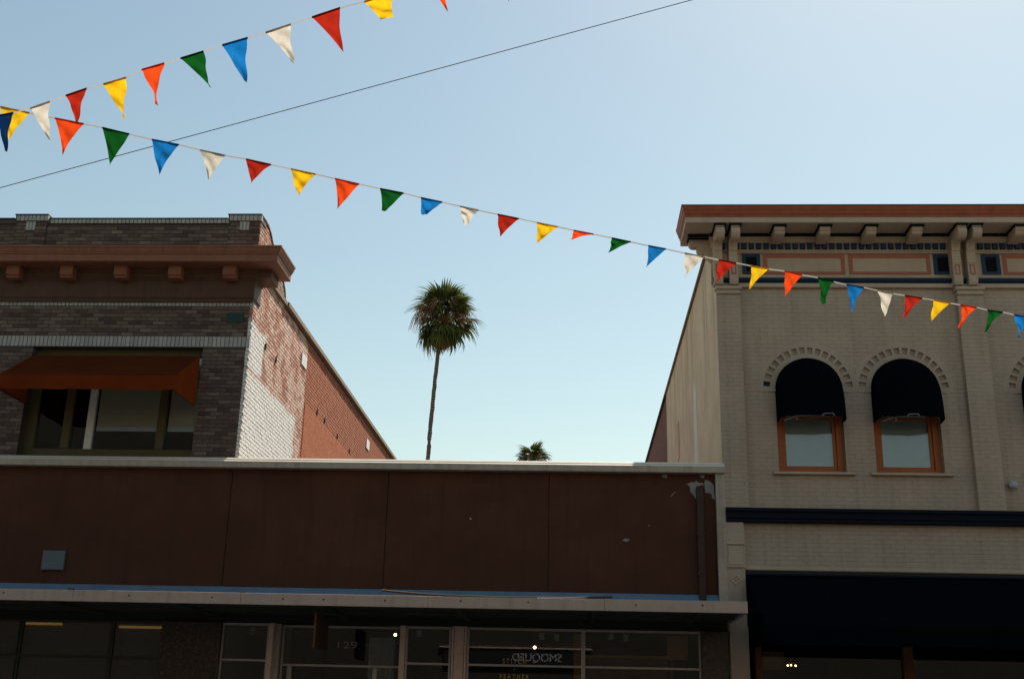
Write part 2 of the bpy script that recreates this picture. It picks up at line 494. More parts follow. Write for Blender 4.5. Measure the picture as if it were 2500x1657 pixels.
# bunting, cable, palms, ground
def pennant_mat(name, col, trans=0.5):
    t = NT(name)
    c = t.mix(t.ramp(t.noise(9.0, 6.0, 0.7), [(0.3, 0.0), (0.7, 1.0)]), tuple(v * 0.74 for v in col), tuple(min(1, v * 1.08) for v in col))
    bp = t.n("Bump"); bp.inputs["Strength"].default_value = 0.4; bp.inputs["Distance"].default_value = 0.02
    t.l(t.noise(16.0, 5.0, 0.62), bp.inputs["Height"])
    d = t.n("BsdfDiffuse"); t.l(c, d.inputs[0]); t.l(bp.outputs[0], d.inputs["Normal"])
    tr = t.n("BsdfTranslucent"); t.l(c, tr.inputs[0]); t.l(bp.outputs[0], tr.inputs["Normal"])
    mx = t.n("MixShader"); mx.inputs[0].default_value = trans
    t.l(d.outputs[0], mx.inputs[1]); t.l(tr.outputs[0], mx.inputs[2])
    t.l(mx.outputs[0], t.out.inputs["Surface"])
    return t.m
FLAG = {"navy": pennant_mat("folded_navy_plastic", (0.006, 0.035, 0.12), 0.3), "red": pennant_mat("red_plastic", (0.42, 0.022, 0.010)), "orange": pennant_mat("orange_red_plastic", (0.85, 0.075, 0.012)),
        "yellow": pennant_mat("yellow_plastic", (0.86, 0.50, 0.012)), "green": pennant_mat("green_plastic", (0.006, 0.085, 0.012)),
        "blue": pennant_mat("blue_plastic", (0.010, 0.17, 0.46)), "white": pennant_mat("white_plastic", (0.66, 0.59, 0.48))}
M["tape"] = fabric("off_white_tape", (0.74, 0.68, 0.58), 0.35)
M["cable"] = painted("black_cable", (0.022, 0.024, 0.03), 0.6)
def leaf(name, a, b, trans=0.25):
    t = NT(name)
    c = t.mix(t.rand(), a, b)
    d = t.n("BsdfPrincipled"); t.l(c, d.inputs["Base Color"]); d.inputs["Roughness"].default_value = 0.75; d.inputs["Specular IOR Level"].default_value = 0.2
    tr = t.n("BsdfTranslucent"); t.l(c, tr.inputs[0])
    mx = t.n("MixShader"); mx.inputs[0].default_value = trans
    t.l(d.outputs[0], mx.inputs[1]); t.l(tr.outputs[0], mx.inputs[2])
    t.l(mx.outputs[0], t.out.inputs["Surface"])
    return t.m
M["frond"] = leaf("palm_leaf_green", (0.030, 0.055, 0.014), (0.13, 0.135, 0.028))
M["dry_frond"] = leaf("palm_leaf_dry", (0.20, 0.105, 0.045), (0.36, 0.20, 0.085), 0.3)
M["stalk"] = leaf("palm_seed_stalk", (0.30, 0.165, 0.08), (0.46, 0.27, 0.14), 0.2)
def bark():
    t = NT("palm_bark")
    w = t.n("TexWave"); w.bands_direction = "Z"; w.inputs["Scale"].default_value = 2.2; w.inputs["Distortion"].default_value = 4.0; w.inputs["Detail"].default_value = 3.0
    t.l(t.pos(), w.inputs["Vector"])
    c = t.mix(w.outputs[1], (0.11, 0.082, 0.065), (0.20, 0.155, 0.125))
    return t.finish(c, 0.95, w.outputs[1], 0.03, 0.8)
M["bark"] = bark()
def asphalt():
    t = NT("asphalt")
    c = t.mix(t.noise(0.6, 6.0, 0.6), (0.042, 0.041, 0.04), (0.07, 0.068, 0.065))
    return t.finish(c, 0.9, t.noise(150.0, 3.0), 0.005, 0.6)
M["asphalt"] = asphalt()
M["concrete"] = painted("pavement_concrete", (0.27, 0.255, 0.23), 0.9, 0.15, 2.0)
M["earth"] = painted("bare_ground", (0.14, 0.12, 0.095), 0.95, 0.2, 0.5)
M["roof"] = painted("roof_felt", (0.10, 0.095, 0.09), 0.95, 0.2, 1.0)
M["light_wall"] = painted("pale_tan_stucco", (0.32, 0.25, 0.18), 0.9, 0.15, 1.0)
M["tan_wall"] = painted("dark_tan_stucco", (0.045, 0.036, 0.028), 0.9, 0.15, 1.0)

# ------------------------------------------------------------------ the setting
g = MB().add([(-900, -900, -0.16), (900, -900, -0.16), (900, 900, -0.16), (-900, 900, -0.16)], [(0, 1, 2, 3)]).build("ground", M["earth"])
tag(g, kind="structure")
rd = MB().add([(-120, -2.2, -0.02), (120, -2.2, -0.02), (120, 14.2, -0.02), (-120, 14.2, -0.02)], [(0, 1, 2, 3)]).build("road", M["asphalt"])
tag(rd, kind="structure")
for y0, y1 in ((14.2, 18.06), (-6.0, -2.2)):
    o = MB().box(-60, 60, y0, y1, -0.15, 0.11).build("pavement", M["concrete"]); tag(o, kind="structure")

# ------------------------------------------------------------------ brick laying
BL, BH, JT = 0.2035, 0.0582, 0.0095          # face of a brick and its joint
CO = BH + JT
_bricks = {}
def brick_mesh(kind, ln, mat, axis, h=BH, d=0.05):
    key = (kind, round(ln, 3), axis, round(h, 3))
    if key not in _bricks:
        b = MB()
        if axis == "x": b.bbox(0, ln, 0, d, 0, h, 0.004)
        else:           # wall facing +x, running along y
            b.bbox(0, ln, 0, d, 0, h, 0.004)
            b.v = [(-y, x, z) for x, y, z in b.v]
        _bricks[key] = b.mesh("brick", mat)
    return _bricks[key]

def lay(spans_for, z0, z1, u0, phase=0, co=CO, bl=BL):
    """running bond: yields (start, length, z) of each brick; spans_for(zlo, zhi) gives the free stretches of a course"""
    out = []
    k = 0; z = z0
    while z + BH <= z1 + 0.004:
        for a, b in spans_for(z, z + BH):
            off = ((k + phase) % 2) * 0.5 * (bl + JT)
            u = u0 - off + math.floor((a - u0 + off) / (bl + JT)) * (bl + JT)
            while u < b:
                s, e = max(a, u), min(b, u + bl)
                if e - s > 0.025: out.append((s, e - s, z))
                u += bl + JT
        z += co; k += 1
    return out

def place_bricks(lst, kind, mat, parent, face, axis, n_single, key, rng, stuff_name="brickwork", jit=0.003, half=False):
    """the n_single largest as bricks of their own, the rest joined into one part"""
    lst = sorted(lst, key=key)
    for s, ln, z in lst[:n_single]:
        me = brick_mesh(kind, ln, mat, axis)
        dj = rng.uniform(0, jit)
        loc = (s, face + dj, z) if axis == "x" else (face - dj, s, z)
        child_at("brick", me, parent, loc)
    if len(lst) > n_single:
        mb = MB()
        for s, ln, z in lst[n_single:]:
            dj = rng.uniform(0, jit)
            n0 = len(mb.v)
            mb.bbox(s, s + ln, 0, 0.05, z, z + BH, 0.004)
            if axis == "x": mb.v[n0:] = [(x, face + dj + y, zz) for x, y, zz in mb.v[n0:]]
            else: mb.v[n0:] = [(face - dj - y, x, zz) for x, y, zz in mb.v[n0:]]
        mb.build(stuff_name, mat, parent, kind="stuff")

# ================================================================== dark brick building on the left
rng = random.Random(7)
LX, LY = -5.497, 18.15            # its front right corner
XL = -12.6                        # as far as it is built to the left
bb = empty("brick_building", (-9.0, 20.0, 0.0))
bb.location = (0, 0, 0)
tag(bb, "dark brick two-storey building with brown bracketed cornice and rust awning", "building")
WX0, WX1, WZ0, WZ1 = -9.23, -6.285, 5.50, 7.385
fw = MB().ext_y([(XL, 0.0), (LX - 0.009, 0.0), (LX - 0.009, 9.70), (XL, 9.70)], LY + 0.009, LY + 0.30,
                [[(WX0, WZ0), (WX1, WZ0), (WX1, WZ1), (WX0, WZ1)]]).build("front_wall", M["mortar"], bb)
def front_spans(lo, hi):
    if hi > 7.39 and lo < 7.585: return []
    if lo < 7.40: return [(XL, WX0), (WX1, LX)]
    return [(XL, LX)]
lst = lay(front_spans, 5.46, 7.39, LX, 0) + lay(front_spans, 7.588, 8.12, LX, 1)
par = lay(lambda a, b: [(XL, -9.89), (-9.324, -6.057)], 9.0, 9.66, LX, 0)
place_bricks(lst + par, "front", M["front_brick"], fw, LY, "x", 150, lambda b: (b[0] < -9.75, -b[1] + abs(b[0] + 6.2) * 0.02 + (0.2 if b[2] > 8.9 else 0)), rng)
# piers of the parapet, a little proud
for x0, x1 in ((-6.057, LX), (-9.89, -9.324)):
    pier = MB().box(x0 + 0.008, x1 - 0.008, LY - 0.022, LY + 0.28, 8.95, 9.70).build("pier", M["mortar"], bb)
    pl = lay(lambda a, b: [(x0, x0 + 0.19), (x1 - 0.19, x1)] if b > 9.53 else [(x0, x1)], 9.0, 9.70, x1, 0)
    mb = MB()
    for s, ln, z in pl: mb.bbox(s, s + ln, LY - 0.032, LY + 0.02, z, z + BH, 0.004)
    mb.build("brickwork", M["front_brick"], pier, kind="stuff")
    for i in range(3):
        xs = x0 + 0.193 + i * 0.059
        MB().bbox(xs, xs + 0.051, LY - 0.034, LY + 0.02, 9.53, 9.692, 0.004).build("soldier_brick", M["white_brick"], pier)
# white soldier courses
SP = 0.0715
_sm = {}
def soldier(x, z, h, parent, y=LY - 0.006, w=SP - 0.010, mat="white_brick"):
    k = (round(h, 3), round(w, 3))
    if k not in _sm: _sm[k] = MB().bbox(0, w, 0, 0.09, 0, h, 0.004).mesh("soldier_brick", M[mat])
    return child_at("soldier_brick", _sm[k], parent, (x, y + rng.uniform(0, 0.003), z))
band = MB().box(XL, LX - 0.002, LY + 0.004, LY + 0.09, 7.384, 7.589).build("soldier_course", M["white_mortar"], bb)
x = LX - SP + 0.010
while x > -11.6:
    soldier(x, 7.394, 0.183, band); x -= SP
band = MB().box(XL, LX - 0.002, LY + 0.004, LY + 0.09, 8.122, 8.30).build("soldier_course", M["white_mortar"], bb)
x = LX - SP + 0.010
while x > -11.6:
    soldier(x, 8.128, 0.12, band); x -= SP
cap = MB().box(XL, -6.062, LY - 0.016, LY + 0.28, 9.662, 9.742).build("parapet_coping", M["white_mortar"], bb)
x = -6.062 - SP + 0.01
while x > -9.9:
    if not (-9.96 < x < -9.32): soldier(x, 9.664, 0.080, cap, LY - 0.024)
    x -= SP
for x0, x1 in ((-6.075, LX + 0.012), (-9.90, -9.312)):
    cap = MB().box(x0 + 0.004, x1 - 0.004, LY - 0.05, LY + 0.29, 9.702, 9.800).build("pier_coping", M["white_mortar"], bb)
    x = x1 - SP + 0.010
    while x > x0 - 0.005:
        soldier(x, 9.700, 0.104, cap, LY - 0.058); x -= SP
    MB().box(x0 - 0.006, x1 + 0.006, LY - 0.066, LY + 0.30, 9.806, 9.824).build("flashing", M["black"], cap)
    # end bricks seen from the side
    mb = MB().box(x1 - 0.003, x1 + 0.003, LY - 0.05, LY + 0.02, 9.704, 9.80); mb.build("end_brick", M["white_brick"], cap)
for x0, x1 in ((XL, -9.92), (-9.30, -6.09)):
    MB().box(x0, x1, LY - 0.034, LY + 0.30, 9.746, 9.762).build("flashing", M["black"], bb)
# cornice: frieze, bed mould, soffit, fascia and crown, mitred round the corner
corn = MB().wrap_corner([(0.004, 8.755), (0.47, 8.755), (0.485, 8.765), (0.485, 8.875), (0.495, 8.885), (0.505, 8.89), (0.505, 8.905), (0.52, 8.925), (0.535, 8.96), (0.54, 8.985), (0.555, 8.99), (0.555, 9.022), (0.004, 9.05)],
                        XL, LX, LY, 18.62).build("cornice", M["terracotta"], bb)
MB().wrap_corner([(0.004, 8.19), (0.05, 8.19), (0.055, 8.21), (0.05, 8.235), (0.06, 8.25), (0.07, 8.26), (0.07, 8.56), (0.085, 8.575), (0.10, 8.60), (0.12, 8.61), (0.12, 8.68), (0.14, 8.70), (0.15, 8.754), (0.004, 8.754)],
                 XL, LX - 0.05, LY, 18.50).build("frieze", M["shaded_frieze"], corn)
MB().box(LX + 0.004, LX + 0.30, 18.04, 18.52, 8.60, 8.754).build("end_block", M["shaded_frieze"], corn)
bk = MB().ext_x([(18.03, 8.535), (17.94, 8.54), (17.90, 8.55), (17.895, 8.575), (17.865, 8.59), (17.855, 8.605), (17.855, 8.753), (18.03, 8.753)], -0.112, 0.112).mesh("bracket", M["terracotta"])
for i in range(8):
    child_at("bracket", bk, corn, (-5.88 - 0.945 * i, 0, 0))
MB().box(-5.912, -5.636, LY - 0.02, LY - 0.002, 7.832, 8.002).build("plaque", M["green_plate"], bb)

# party wall on the right, sunlit
sw = MB()
curve = [(18.16, 9.80), (18.42, 9.825), (18.62, 9.81), (18.82, 9.74), (18.98, 9.63), (19.25, 9.52), (19.6, 9.40), (19.88, 9.28), (20.08, 9.13), (20.18, 8.96)]
def top_at(y):
    if y <= curve[0][0]: return curve[0][1]
    for (a, za), (b, zb) in zip(curve, curve[1:]):
        if a <= y <= b: return za + (zb - za) * (y - a) / (b - a)
    return 8.86
prof = [(LY + 0.31, 0.0), (38.0, 0.0), (38.0, 8.86), (20.20, 8.86)] + [(y, z - 0.012) for y, z in curve[::-1] if y > LY + 0.35] + [(LY + 0.31, 9.80)]
n0 = len(sw.v)
sw.ext_x(prof, LX - 0.32, LX - 0.009)
side = sw.build("side_wall", M["side_mortar"], bb)
def side_spans(lo, hi):
    if hi <= 8.86: return [(LY, 36.0)]
    if hi < 8.97: return [(LY, 20.15)]
    ye = LY
    y = LY
    while y < 20.3 and top_at(y) >= hi + 0.006: y += 0.01
    return [(LY, y)] if y > LY + 0.1 else []
lst = lay(side_spans, 5.30, 9.80, LY, 0)
place_bricks(lst, "side", M["side_brick"], side, LX, "y", 148, lambda b: (b[2] < 5.5, b[0] - b[1] * 4), rng, jit=0.005)
mb = MB()
for (a, za), (b, zb) in zip(curve, curve[1:]):
    mb.add([(LX - 0.33, a, za), (LX + 0.012, a, za), (LX + 0.012, b, zb), (LX - 0.33, b, zb),
            (LX - 0.33, a, za + 0.028), (LX + 0.012, a, za + 0.028), (LX + 0.012, b, zb + 0.028), (LX - 0.33, b, zb + 0.028)],
           [(0, 3, 2, 1), (4, 5, 6, 7), (1, 2, 6, 5), (0, 4, 7, 3), (0, 1, 5, 4), (2, 3, 7, 6)])
mb.build("parapet_cap", M["coping_stone"], side)
MB().ext_x([(20.2, 8.865), (38.0, 8.865), (38.0, 8.95), (20.2, 8.95)], LX - 0.36, LX + 0.075).build("coping", M["coping_stone"], side)
MB().box(LX + 0.002, LX + 0.05, 18.66, 20.19, 8.865, 8.945).build("string_course", M["coping_stone"], side)
MB().box(LX - 0.004, LX + 0.006, 22.35, 37.9, 4.5, 7.56).build("parging", M["parge"], side)
for y0, z0 in ((21.74, 8.20), (29.33, 8.205)):
    MB().box(LX + 0.001, LX + 0.02, y0, y0 + 0.42, z0, z0 + 0.25).build("vent_plate", M["white_plate"], side)
for y0, z0 in ((19.11, 7.71), (19.86, 7.70), (23.46, 7.64), (24.23, 7.64), (25.66, 7.63), (27.17, 7.62)):
    MB().box(LX + 0.001, LX + 0.022, y0 - 0.018, y0 + 0.018, z0 - 0.06, z0 + 0.06).build("wall_anchor", M["iron"], side)
MB().box(LX - 0.6, LX - 0.40, 22.6, 23.1, 8.7, 9.2).build("roof_vent", M["white_plate"], bb)
shell = MB()
shell.box(XL, LX - 0.33, LY + 0.4, 37.9, 8.2, 8.4)
shell.box(XL, LX - 0.33, 37.6, 37.9, 0.0, 8.2)
shell.box(XL, XL + 0.25, LY + 0.4, 37.6, 0.0, 8.2)
shell.box(XL + 0.26, LX - 0.33, LY + 0.35, 37.5, 5.10, 5.30)
shell.build("roof", M["roof"], bb)
MB().box(-9.6, -5.9, 20.6, 20.7, 5.31, 8.19).build("room_wall", M["room_blue"], bb)

# upper window behind the awning
win = MB()
YW = 18.36
win.box(WX0, WX0 + 0.17, YW - 0.03, YW + 0.08, WZ0, WZ1)
win.box(WX1 - 0.05, WX1, YW - 0.03, YW + 0.08, WZ0, WZ1)
win.box(WX0 + 0.17, WX1 - 0.05, YW - 0.03, YW + 0.08, WZ0, WZ0 + 0.15)
win.box(WX0 + 0.17, WX1 - 0.05, YW - 0.03, YW + 0.08, WZ1 - 0.1, WZ1)
wf = win.build("window", M["ochre_wood"], bb)
for x0, x1 in ((-8.60, -8.46), (-6.985, -6.845)):
    MB().bbox(x0, x1, YW - 0.045, YW + 0.07, WZ0 + 0.151, WZ1 - 0.101, 0.012).build("mullion", M["ochre_wood"], wf)
MB().bbox(-8.20, -8.075, YW - 0.03, YW + 0.06, WZ0 + 0.151, WZ1 - 0.101, 0.01).build("mullion", M["white_wood"], wf)
for x0, x1 in ((-9.06, -8.60), (-8.46, -8.20), (-8.075, -6.985), (-6.845, -6.335)):
    MB().box(x0 + 0.002, x1 - 0.002, YW + 0.02, YW + 0.026, WZ0 + 0.152, WZ1 - 0.102).build("pane", M["glass"], wf)
for x0, x1 in ((-8.05, -7.0), (-6.83, -6.34)):
    MB().box(x0, x1, YW + 0.06, YW + 0.066, 6.07, 7.26).build("roller_blind", M["blind"], wf)
    MB().box(x0, x1, YW + 0.055, YW + 0.072, 5.985, 6.068).build("blind_hem", M["blind_hem"], wf)
for x0, x1 in ((XL, WX0), (WX1 + 0.002, LX)):
    MB().box(x0, x1, LY - 0.03, LY + 0.05, 5.436, 5.49).build("sill", M["coping_stone"], bb)

# rust canvas awning
AX0, AX1, AYF = -9.20, -6.31, 17.10
aw = MB()
nx, ns = 14, 6
def aw_pt(u, s):
    x = AX0 + (AX1 - AX0) * u
    sag = 0.03 * math.sin(math.pi * s) * (0.6 + 0.4 * math.cos(u * math.pi * 6))
    return (x, 18.13 + (AYF - 18.13) * s, 7.22 + (6.58 - 7.22) * s - sag)
vs = [aw_pt(i / nx, j / ns) for j in range(ns + 1) for i in range(nx + 1)]
aw.add(vs, [(j * (nx + 1) + i, j * (nx + 1) + i + 1, (j + 1) * (nx + 1) + i + 1, (j + 1) * (nx + 1) + i) for j in range(ns) for i in range(nx)])
awn = aw.build("awning", M["dark_canvas"], bb, smooth=True)
MB().add([aw_pt(i / nx, 1.0) for i in range(nx + 1)] + [(AX0 + (AX1 - AX0) * i / nx, AYF - 0.004 + 0.010 * math.sin(i * 1.7), 6.345 + 0.006 * math.sin(i * 2.3)) for i in range(nx + 1)],
         [(i, i + 1, nx + 2 + i, nx + 1 + i) for i in range(nx)]).build("valance", M["rust_canvas"], awn, smooth=True)
for xx in (AX0, AX1):
    MB().add([(xx, 18.13, 7.22), (xx, AYF, 6.58), (xx, AYF, 6.345), (xx, 18.13, 6.355)], [(0, 1, 2, 3)]).build("side_cheek", M["rust_canvas"], awn)
fr = MB()
fr.tube([(AX0 + 0.02, 18.12, 6.37), (AX0 + 0.02, AYF + 0.03, 6.37), (AX1 - 0.02, AYF + 0.03, 6.37), (AX1 - 0.02, 18.12, 6.37)], 0.012, 6)
fr.build("frame", M["iron"], awn)

# ================================================================== low shop in the middle
sb = empty("shop_building")
tag(sb, "low shop with brown panelled front, pale coping and flat marquee over glazed shopfronts", "building")
PZ0, PZ1 = 3.41, 5.285
back = MB().box(XL, 2.21, 18.02, 18.13, 2.87, 5.27).build("facade_wall", M["black"], sb)
seams = [-13.2, -10.63, -5.516, -2.970, -0.398, 2.213]
for a, b in zip(seams, seams[1:]):
    MB().bbox(max(a, XL) + 0.006, b - 0.006, 18.0, 18.015, PZ0 + 0.003 * rng.random(), PZ1, 0.004).build("panel", M["panel"], back)
cop = MB().ext_x([(17.852, 5.275), (17.848, 5.285), (17.848, 5.368), (17.852, 5.374), (17.888, 5.404), (17.892, 5.408), (17.892, 5.414), (17.930, 5.444), (18.12, 5.455), (18.12, 5.275)], XL, 2.362)
cop.build("coping", M["beige_trim"], sb)
# pale strips on the two upper coping bevels: sunlight put into the colour
MB().add([(XL, 17.8495, 5.3755), (2.364, 17.8495, 5.3755), (2.364, 17.8865, 5.4065), (XL, 17.8865, 5.4065), (XL, 17.8905, 5.4165), (2.364, 17.8905, 5.4165), (2.364, 17.9285, 5.4470), (XL, 17.9285, 5.4470)],
         [(0, 1, 2, 3), (4, 5, 6, 7)]).build("coping_edge", M["pale_trim"], sb)
for xx in (-10.1, -7.6, -5.0, -2.55, -0.1):
    MB().box(xx, xx + 0.03, 17.844, 17.90, 5.277, 5.366).build("joint_cover", M["beige_trim"], sb)
MB().bbox(2.217, 2.358, 17.90, 18.10, 3.05, 5.272, 0.005).build("end_trim", M["beige_trim"], sb)
MB().bbox(1.915, 2.02, 17.905, 17.993, 3.1, 5.06, 0.006).build("downpipe", M["brown_pipe"], sb)
for z in (4.3, 3.7):
    MB().bbox(1.90, 2.035, 17.90, 17.995, z, z + 0.03, 0.003).build("pipe_strap", M["brown_pipe"], sb)
def blob(pts, name="bare_patch", y=17.9985, d=0.004, jag=0.012):
    out = []
    for (x0, z0), (x1, z1) in zip(pts, pts[1:] + pts[:1]):
        for k in range(4):
            t = k / 4
            out.append((x0 + (x1 - x0) * t + rng.uniform(-jag, jag), z0 + (z1 - z0) * t + rng.uniform(-jag, jag)))
    MB().ext_y(out, y - d, y).build(name, M["patch"], back)
blob([(1.765, 5.125), (1.84, 5.15), (1.93, 5.165), (2.03, 5.135), (2.035, 5.10), (1.93, 5.10), (1.925, 4.90), (1.90, 4.89), (1.83, 4.99), (1.825, 5.085)])
blob([(2.05, 5.10), (2.06, 5.19), (2.13, 5.175), (2.205, 5.10), (2.205, 4.88), (2.17, 4.90), (2.15, 4.97), (2.05, 4.98)])
for cx, cz, w, h in ((0.81, 4.222, 0.06, 0.025), (-1.636, 4.525, 0.022, 0.022), (1.43, 5.24, 0.05, 0.03), (2.02, 5.245, 0.045, 0.03), (1.17, 4.45, 0.012, 0.02), (0.86, 4.235, 0.015, 0.012)):
    blob([(cx - w, cz), (cx, cz + h), (cx + w, cz + h * 0.4), (cx + w * 0.3, cz - h)], jag=h * 0.25)
blob([(1.515, 4.93), (1.61, 5.005), (1.56, 4.955), (1.535, 4.925)], jag=0.004)
vp = MB().bbox(-8.44, -8.082, 17.95, 17.997, 3.614, 3.92, 0.012).build("vent_cover", M["grey_plate"], sb)
# flashing between panels and marquee deck
for a, b in zip([XL, -8.35, -5.2, -2.3, 0.35], [-8.353, -5.203, -2.303, 0.347, 2.21]):
    MB().ext_x([(17.994, 3.408), (17.994, 3.404), (17.70, 3.08), (17.69, 3.085)], a, b).build("flashing", M["flashing"], sb)
mq = MB().box(XL, 2.357, 16.03, 18.05, 3.03, 3.075).build("marquee", M["roof"], sb)
js = [XL, -8.75, -7.0, -4.62, -2.0, 0.42, 2.357]
for a, b in zip(js, js[1:]):
    MB().bbox(a + 0.0015, b - 0.0015, 16.0, 16.05, 2.972, 3.128, 0.004).build("fascia", M["fascia"], mq)
MB().box(2.317, 2.356, 16.052, 17.89, 2.972, 3.128).build("end_fascia", M["fascia"], mq)
MB().box(XL, 2.31, 16.06, 18.04, 2.995, 3.025).build("soffit", M["soffit"], mq)
for xx in (-11.0, -9.2, -7.4, -5.6, -3.55, -1.65, 0.25, 1.7):
    MB().box(xx, xx + 0.07, 16.06, 18.04, 2.955, 2.994).build("soffit_batten", M["soffit"], mq)
MB().box(XL, 2.31, 17.0, 17.06, 2.965, 2.993).build("soffit_rail", M["soffit"], mq)
bolt = MB().ball((0, 0, 0), 0.012, 8, 5).mesh("bolt", M["iron"])
for xx in (-8.0, -6.2, -5.02, -4.02, -3.45, -2.6, -1.55, -0.62, 0.85, 1.75):
    child_at("bolt", bolt, mq, (xx, 15.999, 3.062 + rng.uniform(-0.01, 0.01)))
# loose strip of edge trim curling off the fascia
pts = [(-2.66, 16.10, 3.215), (-2.55, 16.09, 3.20), (-2.2, 16.06, 3.172), (-1.8, 16.03, 3.150), (-1.2, 16.012, 3.139), (-0.5, 16.01, 3.137), (0.0, 16.03, 3.146), (0.53, 16.08, 3.172)]
mb = MB()
for i, (a, b) in enumerate(zip(pts, pts[1:])):
    for dy0, dz0, dy1, dz1 in ((0, 0, 0.0, -0.024), (0, 0, 0.045, 0.010)):
        mb.add([a, b, (b[0], b[1] + dy1, b[2] + dz1), (a[0], a[1] + dy1, a[2] + dz1)], [(0, 1, 2, 3)])
mb.build("loose_trim", M["iron"], mq)
MB().tube([(x, y - 0.003, z + 0.002) for x, y, z in pts[:-2]], 0.006, 6).build("trim_edge", M["yellow_trim"], mq)
MB().box(-7.10, -7.02, 16.02, 16.1, 3.128, 3.15).build("deck_clip", M["iron"], mq)
MB().box(-4.62, -4.56, 16.02, 16.1, 3.128, 3.145).build("deck_clip", M["iron"], mq)

# shopfronts under the marquee
YS = 18.05
MB().box(XL, 2.36, YS + 0.002, YS + 0.10, 2.872, 2.992).build("header", M["soffit"], sb)
def frame_set(x0, x1, zt=2.862, bar=2.31, y=YS, mat="alu", w=0.03, name="shop_window", base=0.55, bars=True):
    f = MB()
    f.box(x0, x0 + w, y - 0.02, y + 0.04, base, zt)
    f.box(x1 - w, x1, y - 0.02, y + 0.04, base, zt)
    f.box(x0 + w, x1 - w, y - 0.02, y + 0.04, zt - 0.035, zt)
    f.box(x0 + w, x1 - w, y - 0.02, y + 0.04, base, base + 0.04)
    o = f.build(name, M[mat], sb)
    if bars: MB().bbox(x0 + w, x1 - w, y - 0.024, y + 0.036, bar - 0.017, bar + 0.017, 0.004).build("transom_bar", M[mat], o)
    MB().box(x0 + w, x1 - w, y + 0.006, y + 0.012, base + 0.042, zt - 0.037).build("pane", M["glass"], o)
    MB().box(x0, x1, y - 0.03, y + 0.08, 0.11, base - 0.002).build("stall_riser", M["granite"], o)
    return o
frame_set(-10.8, -8.66, mat="soffit", bar=2.32)
frame_set(-8.645, -7.185, mat="soffit", bar=2.315)
frame_set(-7.18, -6.375, mat="soffit", bar=2.305)
MB().bbox(-6.37, -5.445, YS - 0.10, YS + 0.20, 0.11, 2.87, 0.01).build("stone_pier", M["granite"], sb)
frame_set(-5.44, -4.70)
MB().bbox(-4.698, -4.63, YS - 0.05, YS + 0.10, 0.11, 2.87, 0.006).build("post", M["beige_post"], sb)
# entrance recess with the street number over the door
MB().box(-4.628, -4.56, YS + 0.10, 18.9, 0.11, 2.87).build("recess_side", M["alu"], sb)
dr = frame_set(-4.55, -2.665, y=18.30, bar=2.262, name="entrance", base=0.12)
MB().bbox(-3.10, -3.03, 18.27, 18.34, 0.13, 2.24, 0.004).build("door_stile", M["alu"], dr)
MB().bbox(-4.44, -4.37, 18.27, 18.34, 0.13, 2.24, 0.004).build("door_stile", M["alu"], dr)
MB().bbox(-2.66, -2.575, YS - 0.05, YS + 0.25, 0.11, 2.87, 0.006).build("post", M["beige_post"], sb)
frame_set(-2.57, -1.872)
MB().bbox(-1.86, -1.632, YS - 0.06, YS + 0.10, 0.11, 2.872, 0.004).build("post", M["beige_post"], sb)
for xx in (-1.822, -1.668):
    MB().box(xx - 0.004, xx + 0.004, YS - 0.0615, YS - 0.055, 0.12, 2.862).build("groove", M["iron"], sb)
w4 = frame_set(-1.625, 0.147)
frame_set(0.149, 1.925)
MB().bbox(1.93, 2.34, YS - 0.10, YS + 0.2, 0.11, 2.87, 0.01).build("stone_pier", M["granite"], sb)
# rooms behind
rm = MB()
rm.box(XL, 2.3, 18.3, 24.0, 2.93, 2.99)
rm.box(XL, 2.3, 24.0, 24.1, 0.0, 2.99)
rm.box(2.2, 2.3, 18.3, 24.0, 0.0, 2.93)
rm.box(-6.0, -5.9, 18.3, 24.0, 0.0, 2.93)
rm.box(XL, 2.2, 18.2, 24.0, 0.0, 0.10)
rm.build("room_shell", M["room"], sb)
MB().box(XL + 0.3, 2.34, 18.14, 37.0, 4.70, 4.80).build("roof", M["roof"], sb)
MB().box(LX, 2.34, 36.8, 37.0, 0.0, 4.69).build("rear_wall", M["tan_wall"], sb)

# lettering
def lettering(text, name, mat, parent, x0, x1, z0, z1, y, thin=0.0, ext=0.0012, face_back=False):
    cu = bpy.data.curves.new(name, "FONT")
    cu.body = text; cu.size = 1.0; cu.extrude = 0.0; cu.offset = thin
    tmp = bpy.data.objects.new("tmp", cu); C.objects.link(tmp)
    dg = bpy.context.evaluated_depsgraph_get()
    me = bpy.data.meshes.new_from_object(tmp.evaluated_get(dg))
    bpy.data.objects.remove(tmp)
    xs = [v.co.x for v in me.vertices]; ys = [v.co.y for v in me.vertices]
    ax, bx, ay, by = min(xs), max(xs), min(ys), max(ys)
    for v in me.vertices:
        u = (v.co.x - ax) / (bx - ax); w = (v.co.y - ay) / (by - ay)
        v.co = (x0 + (x1 - x0) * u, y, z0 + (z1 - z0) * w)
    me.materials.clear(); me.materials.append(mat); me.name = name
    o = bpy.data.objects.new(name, me); link(o, parent)
    return o
lettering("S T I T C H", "lettering", M["gold"], w4, -1.072, -0.715, 2.338, 2.408, YS + 0.004, -0.012)
lettering("+", "lettering", M["gold"], w4, -0.912, -0.880, 2.243, 2.272, YS + 0.004, -0.01)
lettering("F E A T H E R", "lettering", M["gold"], w4, -1.108, -0.675, 2.118, 2.180, YS + 0.004, -0.012)
lettering("129", "street_number", M["white_letter"], dr, -3.672, -3.370, 2.527, 2.628, 18.303, -0.012)

